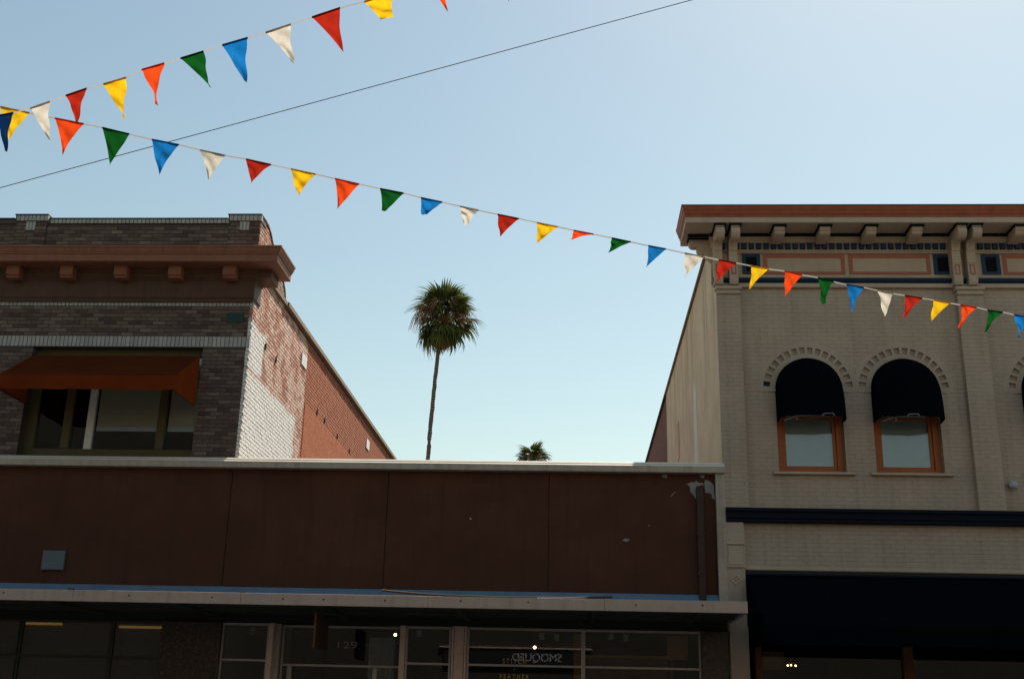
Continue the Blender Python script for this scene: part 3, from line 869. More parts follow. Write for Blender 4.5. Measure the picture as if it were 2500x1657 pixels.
# ================================================================== cream painted brick building on the right
cb = empty("cream_building")
tag(cb, "cream painted brick building with arched upper windows and red and blue bracketed cornice", "building")
RX, RY, XR = 2.345, 18.0, 10.6
ARCH = [3.758, 5.278, 7.645, 9.165]
R0, R1, R2, R3, ZS, WB = 0.525, 0.607, 0.715, 0.80, 6.68, 5.335
def arch_loop(cx, n=40):
    a0, a1 = R(-4), R(184)
    return [(cx - R0, WB), (cx + R0, WB), (cx + R0, ZS + R2 * math.sin(a0))] + [(cx + R2 * math.cos(a0 + (a1 - a0) * i / n), ZS + R2 * math.sin(a0 + (a1 - a0) * i / n)) for i in range(n + 1)] + [(cx - R0, ZS + R2 * math.sin(a1))]
holes = [arch_loop(c) for c in ARCH]
wall = MB().ext_y([(RX + 0.003, 3.80), (XR, 3.80), (XR, 8.60), (RX + 0.003, 8.60)], RY + 0.0045, RY + 0.32, holes).build("front_wall", M["cream_joint"], cb)
def cut(spans, a, b):
    out = []
    for s, e in spans:
        if b <= s or a >= e: out.append((s, e)); continue
        if a > s: out.append((s, a))
        if b < e: out.append((b, e))
    return out
def cream_spans(lo, hi):
    sp = [(2.725, 6.24), (6.655, 10.1)]
    if hi > 8.42: return []
    for c in ARCH:
        if hi > WB - 0.055 and lo < ZS: sp = cut(sp, c - R0 - (0.11 if lo < WB else 0.0), c + R0 + (0.11 if lo < WB else 0.0))
        if hi > ZS and lo < ZS + R2 + 0.01:
            zz = max(0.0, lo - ZS); rr = R2 + 0.01
            if zz < rr:
                w = math.sqrt(rr * rr - zz * zz); sp = cut(sp, c - w, c + w)
    return [(a, b) for a, b in sp if b - a > 0.03]
lst = lay(cream_spans, 4.745, 8.42, 2.725, 0) + lay(lambda a, b: [(2.63, XR - 0.1)], 3.815, 4.51, 2.63, 0)
place_bricks(lst, "cream", M["cream"], wall, RY, "x", 296, lambda b: (b[0] > 7.2, -b[1] + abs(b[0] - 2.7) * 0.03), rng, jit=0.0025)
# pilasters
def pilaster(x0, x1, z0, z1, y=17.90):
    p = MB().box(x0 + 0.004, x1 - 0.004, y + 0.0045, RY + 0.003, z0, z1).build("pilaster", M["cream_joint"], cb)
    mb = MB()
    for s, ln, z in lay(lambda a, b: [(x0, x1)], z0, z1 - 0.01, x0, 0):
        dj = rng.uniform(0, 0.003)
        mb.bbox(s, s + ln, y + dj, y + 0.06, z, z + BH, 0.004)
    z = z0
    while z + BH < z1:
        for xx in (x0, x1): mb.box(xx - 0.0035, xx + 0.0035, y + 0.062, RY + 0.002, z, z + BH)
        z += CO
    mb.build("brickwork", M["cream"], p, kind="stuff")
    return p
pilaster(RX, 2.725, 4.745, 8.28)
pilaster(6.24, 6.655, 4.745, 8.28)
pilaster(10.1, 10.5, 4.745, 8.28)
for x0, x1 in ((RX, 2.725), (6.24, 6.655), (10.1, 10.5)):
    c = MB().bbox(x0 - 0.006, x1 + 0.006, 17.872, 18.002, 8.283, 8.352, 0.008).build("capital", M["cream_trim"], cb)
    MB().bbox(x0 - 0.028, x1 + 0.025, 17.84, 18.002, 8.354, 8.418, 0.012).build("abacus", M["cream_trim"], c)
# lower part of the corner pilaster with block and lozenge
lp = MB().box(RX + 0.012, 2.62, 17.90, 18.05, 0.11, 4.512).build("pilaster", M["cream"], cb)
MB().bbox(RX + 0.006, 2.628, 17.872, 17.899, 4.165, 4.20, 0.006).build("ledge", M["cream_trim"], lp)
MB().bbox(RX + 0.006, 2.628, 17.872, 17.899, 3.815, 3.84, 0.006).build("ledge", M["cream_trim"], lp)
MB().bbox(RX + 0.03, 2.60, 17.888, 17.899, 3.86, 4.15, 0.004).build("raised_panel", M["cream_trim"], lp)
dia = [(2.386, 3.638), (2.477, 3.555), (2.564, 3.638), (2.477, 3.725)]
dii = [(2.477 + (x - 2.477) * 0.62, 3.64 + (z - 3.64) * 0.62) for x, z in dia]
MB().ext_y(dia, 17.886, 17.899, [dii]).build("lozenge", M["cream_trim"], lp)
MB().ball((2.475, 17.896, 3.64), 0.018, 8, 6).build("boss", M["cream_trim"], lp)
for xx in (2.40, 2.545):
    MB().box(xx, xx + 0.012, 17.890, 17.899, 3.20, 3.52).build("fillet", M["cream_trim"], lp)
# arches: rings, alternating blocks with sunk pockets, windows, awnings
def annulus(mb, cx, ra, rb, a0, a1, y0, y1, n):
    lo = [(cx + ra * math.cos(a0 + (a1 - a0) * i / n), ZS + ra * math.sin(a0 + (a1 - a0) * i / n)) for i in range(n + 1)]
    hi = [(cx + rb * math.cos(a0 + (a1 - a0) * i / n), ZS + rb * math.sin(a0 + (a1 - a0) * i / n)) for i in range(n + 1)]
    vs = [(x, y0, z) for x, z in lo + hi] + [(x, y1, z) for x, z in lo + hi]
    k = n + 1; m = 2 * k
    fs = []
    for i in range(n):
        fs += [(i, i + 1, k + i + 1, k + i), (m + i, m + k + i, m + k + i + 1, m + i + 1), (i, m + i, m + i + 1, i + 1), (k + i, k + i + 1, m + k + i + 1, m + k + i)]
    fs += [(0, k, m + k, m), (n, m + n, m + k + n, k + n)]
    mb.add(vs, fs)
NP = 16
step = math.pi * 164 / 180 / (NP - 1)
for ai, cx in enumerate(ARCH):
    aw0 = R(8)
    arch = MB(); annulus(arch, cx, R0 - 0.002, R1, R(-4), R(184), RY - 0.006, RY + 0.10, 40)
    ar = arch.build("arch", M["cream"], cb)
    outer = MB(); annulus(outer, cx, R2, R3, R(-2), R(182), RY - 0.003 - 0.0015 * (ai % 2), RY + 0.02, 44)
    outer.build("hood_ring", M["cream"], ar)
    # blocks between the pockets
    ph = R(3.6)
    edges = [R(-4)] + [aw0 + step * i for i in range(NP)] + [R(184)]
    for i in range(NP + 1):
        b0 = edges[i] + (ph if i > 0 else 0); b1 = edges[i + 1] - (ph if i < NP else 0)
        vb = MB(); annulus(vb, cx, R1 + 0.001, R2 - 0.001, b0, b1, RY - 0.005, RY + 0.045, 3)
        vb.build("voussoir", M["cream"], ar)
    bk = MB(); annulus(bk, cx, R1, R2, R(-4), R(184), RY + 0.036, RY + 0.06, 40)
    bk.build("pocket_back", M["cream_joint"], ar)
    if ai == 0:
        hole = MB(); annulus(hole, cx, R1 + 0.002, R2 - 0.002, R(168.6), R(175.4), RY + 0.030, RY + 0.0355, 3); hole.build("dark_pocket_plate", M["black"], ar)  # black plate standing in for the darkness of a missing block
    # reveal floor of the pockets is the wall backing; window
    fo = MB()
    yw = RY + 0.13
    fo.box(cx - 0.52, cx - 0.425, yw - 0.01, yw + 0.10, WB, 6.60); fo.box(cx + 0.425, cx + 0.52, yw - 0.01, yw + 0.10, WB, 6.60)
    fo.box(cx - 0.425, cx + 0.425, yw - 0.01, yw + 0.10, WB, WB + 0.06); fo.box(cx - 0.425, cx + 0.425, yw - 0.01, yw + 0.10, 6.50, 6.60)
    wi = fo.build("window", M["orange_wood"], cb)
    sash = MB()
    for s in (-1, 1): sash.bbox(min(cx + s * 0.424, cx + s * 0.372), max(cx + s * 0.424, cx + s * 0.372), yw + 0.025, yw + 0.07, WB + 0.062, 6.499, 0.006)
    sash.bbox(cx - 0.372, cx + 0.372, yw + 0.025, yw + 0.07, WB + 0.062, WB + 0.125, 0.006); sash.bbox(cx - 0.372, cx + 0.372, yw + 0.025, yw + 0.07, 6.22, 6.27, 0.006)
    sash.build("sash", M["orange_wood"], wi)
    MB().box(cx - 0.371, cx + 0.371, yw + 0.045, yw + 0.05, WB + 0.126, 6.219).build("pane", M["glass_strong"], wi)
    bl = MB()
    for k in range(46):
        z = WB + 0.10 + k * 0.022
        bl.add([(cx - 0.40, yw + 0.088, z + 0.009), (cx + 0.40, yw + 0.088, z + 0.009), (cx + 0.40, yw + 0.094, z - 0.012), (cx - 0.40, yw + 0.094, z - 0.012)], [(0, 1, 2, 3)])
    bl.build("venetian_blind", M["venetian"], wi, kind="stuff")
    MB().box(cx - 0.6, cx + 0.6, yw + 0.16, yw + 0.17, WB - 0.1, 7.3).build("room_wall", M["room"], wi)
    MB().ext_x([(RY - 0.085, 5.288), (RY - 0.085, 5.315), (RY - 0.075, 5.325), (RY + 0.12, 5.333), (RY + 0.12, 5.280), (RY - 0.06, 5.280)], cx - 0.625, cx + 0.635).build("sill", M["cream_trim"], wi)
    # domed black awning
    PJ, ZB, rr = 0.47, 6.14, 0.518
    nu, nv = 28, 10
    dv = []
    for j in range(nv + 1):
        s = j / nv * math.pi / 2
        for i in range(nu + 1):
            th = math.pi * i / nu
            xx = rr * math.cos(th)
            rim = PJ * max(0.0, 1 - abs(xx / rr) ** 4.5) ** (1 / 4.5)
            top = ZS + math.sqrt(max(0.0, rr * rr - xx * xx))
            dv.append((cx + xx * (1 + 0.012 * math.sin(s)), RY + 0.02 - (rim + 0.02) * math.sin(s) ** 0.8, ZB + (top - ZB) * math.cos(s) ** 0.85 - (0.010 * math.sin(6 * th + ai) + 0.007 * math.sin(17 * th + 2 * ai)) * math.sin(s) ** 4))
    df = [(j * (nu + 1) + i, j * (nu + 1) + i + 1, (j + 1) * (nu + 1) + i + 1, (j + 1) * (nu + 1) + i) for j in range(nv) for i in range(nu)]
    dome = MB().add(dv, df).build("awning", M["navy_canvas"], cb, smooth=True)
    o0 = 0.10 if ai % 2 == 0 else -0.12
    MB().tube([(cx + o0 - 0.0, RY - 0.48, 6.12), (cx + o0 + 0.01, RY - 0.485, 6.155), (cx + o0 + 0.05, RY - 0.487, 6.165), (cx + o0 + 0.17, RY - 0.487, 6.165), (cx + o0 + 0.18, RY - 0.485, 6.125)], 0.004, 5).build("wire", M["wire"], dome)
    MB().tube([(cx - 0.46, RY - 0.30, 6.09), (cx - 0.36, RY - 0.40, 6.11), (cx - 0.29, RY - 0.44, 6.13), (cx - 0.29, RY - 0.44, 6.06)], 0.004, 5).build("wire", M["wire"], dome)
    MB().tube([(cx + rr * math.cos(math.pi * i / 24) * 0.995, RY + 0.005 - PJ * max(0.0, 1 - abs(math.cos(math.pi * i / 24)) ** 4.5) ** (1 / 4.5), ZB + 0.005) for i in range(25)], 0.008, 6).build("hoop", M["navy_canvas"], dome)
# navy belt course
MB().ext_x([(17.998, 4.515), (17.885, 4.515), (17.88, 4.525), (17.88, 4.565), (17.862, 4.58), (17.862, 4.63), (17.875, 4.645), (17.875, 4.665), (17.85, 4.685), (17.85, 4.725), (17.87, 4.738), (17.998, 4.742)], RX + 0.016, XR).build("belt_course", M["navy"], cb)
MB().ext_x([(17.998, 3.79), (17.96, 3.79), (17.95, 3.80), (17.95, 3.83), (17.97, 3.845), (17.998, 3.85)], 2.63, XR).build("beam_moulding", M["cream_trim"], cb)
lamp = MB().ball((6.79, 17.90, 5.15), 0.07, 14, 10).build("wall_lamp", M["lamp_white"], cb, smooth=True)
MB().box(6.75, 6.83, 17.93, 17.999, 5.11, 5.19).build("lamp_base", M["lamp_white"], lamp)
# entablature
en = MB().ext_x([(17.998, 8.421), (17.935, 8.421), (17.93, 8.43), (17.93, 8.485), (17.94, 8.495), (17.998, 8.497)], RX - 0.005, XR).build("architrave", M["cream_trim"], cb)
def ring_nav(x0, x1):
    pts = [(17.998, 8.499)] + [(17.95 - 0.06 * math.sin(math.pi * i / 8), 8.505 + 0.092 * i / 8) for i in range(9)] + [(17.998, 8.599)]
    MB().ext_x(pts, x0, x1).build("torus", M["navy_bright"], en)
ring_nav(RX - 0.05, 2.29); ring_nav(2.45, 2.545); ring_nav(2.70, 6.18); ring_nav(6.33, 6.42); ring_nav(6.57, 10.05)
fz = MB().box(RX + 0.004, XR, RY + 0.004, RY + 0.3, 8.602, 9.64).build("frieze", M["cream_trim"], cb)
def framed(x0, x1, z0=8.675, z1=9.036, w=0.060):
    f = MB().ext_y([(x0, z0), (x1, z0), (x1, z1), (x0, z1)], RY - 0.012, RY + 0.0035, [[(x0 + w, z0 + 0.045), (x1 - w, z0 + 0.045), (x1 - w, z1 - 0.07), (x0 + w, z1 - 0.07)]])
    o = f.build("frieze_panel", M["salmon"], fz)
    MB().box(x0 + w + 0.002, x1 - w - 0.002, RY - 0.003, RY + 0.0035, z0 + 0.047, z1 - 0.072).build("field", M["cream_trim"], o)
for x0, x1 in ((3.147, 4.487), (4.557, 5.888), (7.073, 8.41), (8.48, 9.81)): framed(x0, x1)
for x0 in (2.794, 5.941, 6.724, 9.87):
    x1 = x0 + 0.297
    v = MB().ext_y([(x0, 8.674), (x1, 8.674), (x1, 9.034), (x0, 9.034)], RY - 0.018, RY + 0.0035, [[(x0 + 0.06, 8.72), (x1 - 0.06, 8.72), (x1 - 0.06, 8.98), (x0 + 0.06, 8.98)]]).build("vent", M["navy_bright"], fz)
    MB().box(x0 + 0.061, x1 - 0.061, RY + 0.0005, RY + 0.0035, 8.721, 8.979).build("vent_back", M["black"], v)
    for k in range(7):
        z = 8.735 + k * 0.035
        MB().add([(x0 + 0.058, RY - 0.014, z), (x1 - 0.058, RY - 0.014, z), (x1 - 0.058, RY - 0.001, z + 0.022), (x0 + 0.058, RY - 0.001, z + 0.022), (x0 + 0.058, RY - 0.014, z - 0.004), (x1 - 0.058, RY - 0.014, z - 0.004)],
                 [(0, 1, 2, 3), (0, 4, 5, 1)]).build("slat", M["navy"], v)
# mouldings, dentils
MB().ext_x([(18.003, 9.040), (17.975, 9.040), (17.965, 9.05), (17.965, 9.062), (17.945, 9.072), (17.935, 9.088), (18.003, 9.090)], RX - 0.02, XR).build("moulding", M["cream_trim"], fz)
MB().box(RX - 0.06, XR, 17.955, 18.003, 9.091, 9.205).build("dentil_bed", M["cream_trim"], fz)
dm = MB().bbox(0, 0.082, 17.90, 17.9545, 9.100, 9.196, 0.006).mesh("dentil", M["navy_bright"])
x = 2.30
while x < 10.5:
    if not (2.30 < x + 0.037 < 2.45 or 2.545 < x + 0.037 < 2.70 or 6.18 < x + 0.037 < 6.33 or 6.42 < x + 0.037 < 6.57 or 10.1 < x + 0.037 < 10.26 or 10.34 < x + 0.037 < 10.5):
        child_at("dentil", dm, fz, (x, 0, 0))
    x += 0.1212
MB().ext_x([(18.003, 9.206), (17.925, 9.206), (17.915, 9.215), (17.915, 9.228), (17.895, 9.238), (17.88, 9.252), (17.88, 9.262), (17.86, 9.275), (17.845, 9.30), (17.84, 9.326), (18.003, 9.326)], RX - 0.10, XR).build("bed_moulding", M["cream_trim"], fz)
# cornice, mitred round the left corner
co = MB().wrap_corner([(0.003, 9.330), (0.535, 9.330), (0.54, 9.335), (0.54, 9.424), (0.003, 9.424)], XR, RX, 17.90, 18.37, -1).build("cornice", M["cream_trim"], cb)
MB().wrap_corner([(0.003, 9.426), (0.548, 9.426), (0.55, 9.432), (0.55, 9.462), (0.562, 9.470), (0.562, 9.478), (0.568, 9.485), (0.575, 9.51), (0.575, 9.528), (0.585, 9.533), (0.585, 9.545), (0.590, 9.555), (0.60, 9.582), (0.603, 9.60), (0.003, 9.62)],
                 XR, RX, 17.90, 18.37, -1).build("crown", M["rust_paint"], co)
MB().wrap_corner([(0.003, 9.602), (0.609, 9.6015), (0.609, 9.622), (0.003, 9.645)], XR, RX, 17.90, 18.37, -1).build("roof_edge", M["black"], co)
MB().wrap_corner([(0.003, 8.9), (0.03, 8.9), (0.10, 9.04), (0.11, 9.05), (0.11, 9.10), (0.135, 9.12), (0.135, 9.20), (0.003, 9.20)], RX + 0.02, RX + 0.06, 17.97, 18.30, -1).build("corner_moulding", M["cream_trim"], co)
# modillions with navy caps and navy line along the soffit
NVY = M["navy"]
md = MB().ext_x([(17.86, 9.155), (17.62, 9.165), (17.545, 9.172), (17.505, 9.185), (17.485, 9.205), (17.490, 9.225), (17.475, 9.235), (17.455, 9.25), (17.452, 9.27), (17.465, 9.285), (17.465, 9.304), (17.86, 9.304)], -0.083, 0.083).mesh("modillion", M["cream_trim"])
mc = MB().box(-0.112, 0.112, 17.42, 17.86, 9.3045, 9.3285).mesh("modillion_cap", NVY)
mods = [3.345, 4.083, 4.824, 5.562, 7.21, 7.95, 8.69, 9.43]
for x in mods:
    o = child_at("modillion", md, co, (x, 0, 0)); c2 = child_at("cap", mc, o, (0, 0, 0))
MB().box(RX - 0.10, XR, 17.80, 17.835, 9.285, 9.3285).build("soffit_line", NVY, co)
MB().box(RX - 0.46, RX - 0.11, 17.83, 17.87, 9.285, 9.3285).build("soffit_line", NVY, co)
# paired consoles over the pilasters
cprof = [(17.86, 9.304), (17.41, 9.304), (17.405, 9.285), (17.425, 9.275), (17.425, 9.262), (17.40, 9.250), (17.385, 9.225), (17.385, 9.195), (17.395, 9.165), (17.415, 9.135), (17.45, 9.105), (17.50, 9.09), (17.54, 9.095), (17.565, 9.115),
         (17.60, 9.12), (17.64, 9.15), (17.68, 9.165), (17.72, 9.155), (17.75, 9.13), (17.765, 9.09), (17.765, 9.055), (17.78, 9.02), (17.80, 9.005), (17.80, 8.84), (17.79, 8.83), (17.79, 8.80), (17.805, 8.79), (17.805, 8.56), (17.79, 8.55), (17.79, 8.50), (17.80, 8.47), (17.82, 8.43), (17.998, 8.43), (17.998, 9.304)]
cm = MB().ext_x(cprof, -0.070, 0.070).mesh("console", M["cream_trim"])
cc = MB().box(-0.098, 0.098, 17.365, 17.86, 9.3045, 9.3285).mesh("cap", NVY)
for x in (2.370, 2.620, 6.256, 6.497, 10.18, 10.42):
    o = child_at("console", cm, co, (x, 0, 0)); child_at("cap", cc, o, (0, 0, 0))
    MB().ext_y([(-0.042, 8.60), (0.042, 8.60), (0.042, 8.775), (-0.042, 8.775)], 17.798, 17.8045, [[(-0.024, 8.62), (0.024, 8.62), (0.024, 8.755), (-0.024, 8.755)]]).build("sunk_panel", M["salmon"], o)
# console on the return
sprof = [(0.0, 9.304), (0.42, 9.304), (0.43, 9.26), (0.42, 9.21), (0.39, 9.18), (0.34, 9.17), (0.30, 9.175), (0.295, 9.12), (0.27, 9.07), (0.22, 9.045), (0.18, 9.05), (0.16, 9.02), (0.10, 8.96), (0.04, 8.90), (0.0, 8.85)]
cs = MB()
n = len(sprof)
cs.add([(RX - o, 18.02, z) for o, z in sprof] + [(RX - o, 18.16, z) for o, z in sprof], [(i, (i + 1) % n, n + (i + 1) % n, n + i) for i in range(n)])
for off in (0, n):
    for t in tessellate_polygon([[Vector((o, z, 0)) for o, z in sprof]]): cs.f.append(tuple(off + i for i in t))
cs.build("console", M["cream_trim"], co)
MB().box(RX - 0.45, RX - 0.004, 17.985, 18.19, 9.3045, 9.3285).build("cap", NVY, co)
# side wall and back part
MB().ext_x([(RY + 0.0, 0.0), (28.5, 0.0), (28.5, 9.47), (RY, 9.47)], RX, RX + 0.3).build("side_wall", M["cream_side"], cb)
sw2 = MB().ext_x([(28.505, 0.0), (39.0, 0.0), (39.0, 9.47), (28.505, 9.47)], RX + 0.01, RX + 0.3).build("rear_wall", M["far_brick"], cb)
MB().ext_x([(18.38, 9.472), (28.5, 9.472), (28.5, 9.53), (18.38, 9.53)], RX - 0.045, RX + 0.34).build("coping", M["coping_stone"], cb)
MB().ext_x([(28.51, 9.472), (39.0, 9.472), (39.0, 9.53), (28.51, 9.53)], RX - 0.045, RX + 0.34).build("coping", M["iron"], cb)
MB().box(RX - 0.01, RX - 0.001, 25.2, 25.6, 7.1, 7.95).build("side_shutter", M["orange_wood"], cb)
MB().tube([(RX - 0.03, 18.06, 9.0), (RX - 0.05, 18.09, 8.7), (RX - 0.05, 18.1, 8.52), (RX + 0.0, 18.02, 8.44), (RX - 0.01, 17.97, 8.40)], 0.022, 6).build("conduit", M["cream_trim"], cb)
sh = MB()
sh.box(RX + 0.31, XR, RY + 0.33, 39.0, 9.0, 9.2)
sh.box(RX + 0.31, XR, 38.7, 39.0, 0.0, 8.99)
sh.box(XR - 0.2, XR - 0.01, RY + 0.33, 38.6, 0.0, 8.99)
sh.box(RX + 0.31, XR - 0.21, RY + 0.33, 38.6, 4.0, 4.2)
sh.build("roof", M["roof"], cb)
# shop awning and shopfront below
AY0, AZ0, AYF2, AZF = 17.93, 3.70, 16.45, 2.86
MB().add([(2.645, AY0, AZ0), (XR, AY0, AZ0), (XR, AYF2, AZF), (2.645, AYF2, AZF)], [(0, 1, 2, 3)]).build("shop_awning", M["navy_canvas"], cb)
sa = cb.children[-1]
MB().add([(2.645, AYF2, AZF), (XR, AYF2, AZF), (XR, AYF2 - 0.005, 2.60), (2.645, AYF2 - 0.005, 2.60)], [(0, 1, 2, 3)]).build("valance", M["navy_canvas"], sa)
MB().add([(2.645, AY0, AZ0), (2.645, AYF2, AZF), (2.645, AYF2, 2.60), (2.645, AY0, 2.60)], [(0, 1, 2, 3)]).build("side_cheek", M["navy_canvas"], sa)
MB().tube([(2.63, AY0 - 0.02, AZ0 + 0.015), (XR, AY0 - 0.02, AZ0 + 0.015)], 0.018, 8).build("roller", M["navy"], sa)
MB().box(2.62, XR, 17.96, 18.1, 2.95, 3.788).build("header", M["black"], cb)
for x0, x1 in ((2.74, 2.83), (4.93, 5.08), (7.2, 7.35)):
    MB().bbox(x0, x1, 18.02, 18.14, 0.11, 2.949, 0.006).build("post", M["dark_oak"], cb)
for x0, x1 in ((2.832, 4.928), (5.082, 7.198), (7.352, XR)):
    MB().box(x0, x1, 18.10, 18.106, 0.6, 2.948).build("shop_pane", M["glass"], cb)
MB().box(2.62, XR, 18.0, 18.12, 0.11, 0.598).build("stall_riser", M["granite"], cb)
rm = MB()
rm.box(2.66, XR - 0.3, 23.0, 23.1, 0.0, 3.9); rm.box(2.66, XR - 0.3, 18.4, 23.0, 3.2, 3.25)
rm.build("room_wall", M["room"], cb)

# ================================================================== things inside the shops
def board(x0, x1, y, z0, z1, mat, name, label, cat):
    o = MB().bbox(x0, x1, y, y + 0.03, z0, z1, 0.006).build(name, M[mat], None)
    tag(o, label, cat); return o
d1 = empty("display_frame"); tag(d1, "yellow oak display frame standing inside the shop window with gold lettering", "display frame")
for x0, x1, z0, z1, mt, nm in ((0.005, 0.115, 0.12, 2.84, "oak", "upright"), (1.468, 1.785, 2.472, 2.832, "oak", "head_board"), (0.117, 1.466, 2.478, 2.52, "oak", "rail"), (0.117, 1.466, 0.9, 2.476, "dark_oak", "back_panel"), (1.50, 1.56, 0.12, 2.47, "dark_oak", "upright")):
    MB().bbox(x0, x1, 18.60, 18.63, z0, z1, 0.005).build(nm, M[mt], d1)
d2 = board(2.93, 3.268, 18.6, 2.35, 2.622, "oak", "hanging_board", "square tan board hanging in the shop window under the black awning", "board")
MB().tube([(3.0, 18.61, 2.622), (3.0, 18.61, 3.19)], 0.004, 5).build("cord", M["iron"], d2)
MB().tube([(3.2, 18.61, 2.622), (3.2, 18.61, 3.19)], 0.004, 5).build("cord", M["iron"], d2)
def bulb_lamp(x, y, z, top, label, r=0.028):
    o = MB().ball((0, 0, 0), r, 12, 8).build("pendant_lamp", M["bulb"], None, True)
    o.location = (x, y, z)
    tag(o, label, "lamp", None)
    MB().tube([(0, 0, r), (0, 0, r + 0.05)], 0.016, 8).build("socket", M["iron"], o)
    MB().tube([(0, 0, r + 0.05), (0, 0, top - z)], 0.004, 5).build("flex", M["iron"], o)
    return o
bulb_lamp(-2.96, 19.5, 2.82, 2.93, "lit bulb hanging inside beside the entrance door", 0.025)
bulb_lamp(-0.637, 19.5, 2.662, 2.93, "lit bulb hanging in the window above the gold lettering", 0.025)
tl = empty("chandelier"); tag(tl, "small lamp with three lit bulbs under the black shop awning", "lamp")
for x in (3.369, 3.421, 3.492):
    MB().ball((x, 18.9, 2.432 + 0.006 * (x > 3.4) * (x < 3.45)), 0.013, 10, 7).build("bulb", M["bulb"], tl, True)
MB().tube([(3.36, 18.92, 2.46), (3.43, 18.92, 2.47), (3.50, 18.92, 2.46)], 0.006, 6).build("arm", M["iron"], tl)
MB().tube([(3.43, 18.92, 2.47), (3.43, 18.92, 3.19)], 0.005, 6).build("stem", M["iron"], tl)
for x0, x1, z, lab in ((-8.628, -8.041, 2.80, "short dim amber tube lamp inside the far left shop window"), (-7.122, -6.40, 2.775, "longer dim amber tube lamp inside the left shop beside the granite pier")):
    t = MB().tube([(x0, 18.14, z), (x1, 18.14, z)], 0.019, 8).build("tube_lamp", M["tube_glow"], None, True)
    tag(t, lab, "lamp")
    for xx in (x0, x1): MB().tube([(xx, 18.14, z), (xx, 18.14, 2.93)], 0.01, 6).build("holder", M["iron"], t)
hs = MB().box(-3.622, -3.600, 16.30, 17.16, 2.424, 2.90).build("hanging_sign", M["sign_wood"], None)
MB().box(-3.624, -3.598, 16.293, 16.2995, 2.424, 2.90).build("edge_strip", M["dark_oak"], hs)
tag(hs, "narrow dark sign board hanging edge-on from the marquee soffit", "sign")
for yy in (16.5, 16.95): MB().tube([(-3.611, yy, 2.9), (-3.611, yy, 2.994)], 0.005, 5).build("hanger", M["iron"], hs)

def spot(x, z, label):
    o = empty("spot_lamp", (x, 19.2, z)); tag(o, label, "lamp", "white cylinder lamps on the shop ceiling")
    MB().tube([(0, 0, -0.05), (0, 0, 0.05)], 0.042, 12).build("housing", M["white_plate"], o, False)
    MB().tube([(0, 0, 0.05), (0, 0, 2.93 - z)], 0.008, 6).build("stem", M["iron"], o)
spot(-0.515, 2.822, "white cylinder ceiling lamp inside, left one of the pair over the mirrored sign")
spot(-0.270, 2.808, "white cylinder ceiling lamp inside, right one of the pair over the mirrored sign")
spot(0.61, 2.835, "white cylinder ceiling lamp inside, left one behind the pane with the oak rail")
spot(0.85, 2.826, "white cylinder ceiling lamp inside, right one behind the pane with the oak rail")
spot(-5.29, 2.83, "white cylinder ceiling lamp inside the narrow window beside the granite pier")
spot(-2.52, 2.83, "white cylinder ceiling lamp inside the narrow window beside the entrance")
cu = MB(); nn = 24
cu.add([(-3.30 + 0.42 * i / nn, 19.0 + 0.02 * math.sin(i * 1.6), 2.74) for i in range(nn + 1)] + [(-3.30 + 0.42 * i / nn, 19.0 + 0.03 * math.sin(i * 1.6), 0.2) for i in range(nn + 1)], [(i, i + 1, nn + 2 + i, nn + 1 + i) for i in range(nn)])
tag(cu.build("curtain", M["pale_curtain"], None, True), "pale pleated curtain hanging inside the entrance behind the glass", "curtain")

# ================================================================== bunting
STRING_A = [('navy', (-4.419, 7.538, 5.839), (-4.254, 7.492, 5.841), (-4.321, 7.603, 5.574)), ('white', (-4.103, 7.447, 5.853), (-3.932, 7.393, 5.878), (-3.946, 7.505, 5.618)), ('red', (-3.794, 7.347, 5.901), (-3.615, 7.29, 5.926), (-3.698, 7.389, 5.7)), ('yellow', (-3.472, 7.248, 5.936), (-3.284, 7.191, 5.955), (-3.303, 7.308, 5.687)), ('orange', (-3.155, 7.144, 5.99), (-2.971, 7.088, 6.008), (-3.028, 7.206, 5.732)), ('green', (-2.839, 7.048, 6.022), (-2.656, 6.991, 6.042), (-2.609, 7.1, 5.809)), ('blue', (-2.508, 6.944, 6.061), (-2.311, 6.884, 6.08), (-2.334, 7.006, 5.804)), ('white', (-2.172, 6.842, 6.094), (-1.983, 6.783, 6.119), (-1.972, 6.893, 5.878)), ('red', (-1.824, 6.732, 6.14), (-1.618, 6.667, 6.168), (-1.603, 6.789, 5.902)), ('yellow', (-1.442, 6.615, 6.179), (-1.236, 6.55, 6.209), (-1.324, 6.631, 6.049), (-1.229, 6.634, 6.057)), ('orange', (-1.006, 6.478, 6.235), (-0.859, 6.431, 6.257), (-0.862, 6.526, 6.04)), ('green', (-0.656, 6.365, 6.289), (-0.464, 6.304, 6.317), (-0.451, 6.424, 6.05))]
